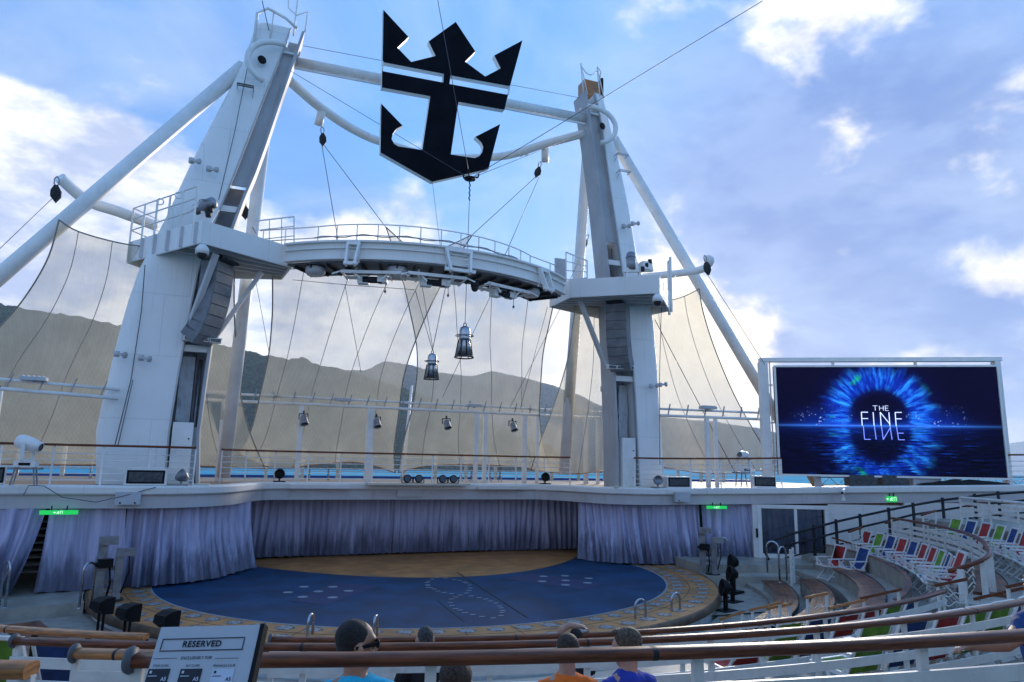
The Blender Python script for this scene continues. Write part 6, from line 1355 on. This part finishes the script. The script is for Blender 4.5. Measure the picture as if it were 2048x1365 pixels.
    sh_ = MB(); caps(sh_, [(0,lean*.5,.555),(0,lean*.3,.42),(0,.0,.22),(0,-.02,.06)], [.112,.142,.136,.150], 16)
    for s in (-1,1):
        caps(sh_, [(s*.05,lean*.5,.562),(s*.168,lean*.5,.528)], [.074,.074])
        if arms == 'over' and s < 0: caps(sh_, [(s*.172,0,.525),(s*.195,.0,.63)], [.072,.064])
        elif arms == 'drape' and s < 0: caps(sh_, [(-.172,0,.525),(-.27,-.035,.47)], [.072,.068])
        else: caps(sh_, [(s*.172,lean*.5,.522),(s*.228,.025+lean*.4,.36)], [.072,.064])
    remesh(sh_, 'shirt', .012, M[shirt], t, 3, .010)
    so = MB()
    for s in (-1,1): caps(so, [(s*.09,-.02,.06),(s*.13,.24,.07),(s*.125,.36,.06)], [.105,.096,.086])
    remesh(so, 'shorts', .016, M[shorts], t, 4, .005)
    hr = MB()
    if hairstyle == 'short': hr.ellipsoid(H(0,-.026,.046), (.082,.094,.086), 18, 14, h3); hr.ellipsoid(H(0,-.055,-.005), (.074,.055,.06), 14, 10, h3)
    elif hairstyle == 'crop': hr.ellipsoid(H(0,-.024,.044), (.079,.094,.083), 18, 14, h3); hr.ellipsoid(H(0,-.058,-.01), (.070,.048,.05), 14, 10, h3)
    elif hairstyle == 'tuft':
        hr.ellipsoid(H(0,-.024,.050), (.084,.097,.088), 18, 14, h3); hr.ellipsoid(H(0,-.058,-.01), (.072,.048,.055), 14, 10, h3); hr.ellipsoid(H(0,.045,.108), (.055,.04,.022), 12, 8, h3)
    else:
        hr.ellipsoid(H(0,-.026,.044), (.092,.102,.094), 18, 14, h3); hr.ellipsoid(H(0,-.07,-.06), (.088,.05,.12), 14, 10, h3); hr.ellipsoid(H(0,-.085,-.20), (.06,.035,.14), 12, 10, h3)
    remesh(hr, 'hair', .006, M[hair], t, 1, .0)
    hm = t.children[-1].data
    for v in hm.vertices: v.co += v.normal*(.007*noise.noise(v.co*34)+.006*noise.noise(v.co*85)+.003*noise.noise(v.co*170))
    if glasses:
        gl_ = MB()
        for s in (-1,1):
            gl_.ellipsoid(H(s*.034,.094,.006), (.032,.010,.024), 12, 8, h3); gl_.bar(H(s*.066,.086,.012), H(s*.086,-.03,.006), .012, .016, H(0,0,1)-H(0,0,0))
        gl_.bar(H(-.01,.102,.012), H(.01,.102,.012), .01, .008); o = gl_.build('sunglasses', M['black'], None); o.parent = t
    else:
        for s in (-1,1):
            e = MB().ellipsoid(H(s*.031,.083,.006), (.013,.009,.009), 10, 8, h3).build('eye', M['clean'], None); e.parent = t
            e2 = MB().ellipsoid(H(s*.031,.091,.006), (.005,.003,.005), 8, 6, h3).build('pupil', M['black'], None); e2.parent = e
    return t
person((-5.33,4.22,2.50), R(-14), 1.10, 'man in a cyan shirt and wraparound sunglasses looking right', 'skintan', 'hairdark', 'cyan', R(-72), R(2), 'lap', 'short', True)
person((-4.21,6.87,1.86), R(-8), .98, 'grey haired man in a black shirt beyond the second rail', 'skin', 'hairgrey', 'blackcloth', R(6), R(-4), 'lap', 'crop')
person((-2.02,8.01,1.46), R(-10), .92, 'dark haired person in black with an arm folded over the head', 'skin', 'hairdark', 'blackcloth', R(10), 0, 'over', 'short')
person((-4.00,4.24,2.36), R(-10), .92, 'boy with short brown hair in a bright orange shirt', 'skin', 'hairbrown', 'orange', R(4), 0, 'lap', 'crop')
person((-3.61,4.13,2.37), R(5), .95, 'boy with fair spiky hair in a royal blue shirt turned left', 'skin', 'hairblond', 'royal', R(38), R(-8), 'lap', 'tuft', lean=.03)
person((-4.84,3.91,2.34), R(-12), 1.0, 'woman with long dark hair mostly hidden below the closest rail', 'skin', 'hairbrown', 'blackcloth', R(-12), R(-6), 'lap', 'long')
person((-.66,3.42,2.76), R(-4), 1.05, 'person in navy at the right edge with a bare arm along the chair back', 'skintan', 'hairdark', 'navyfab', R(-8), 0, 'drape', 'short')
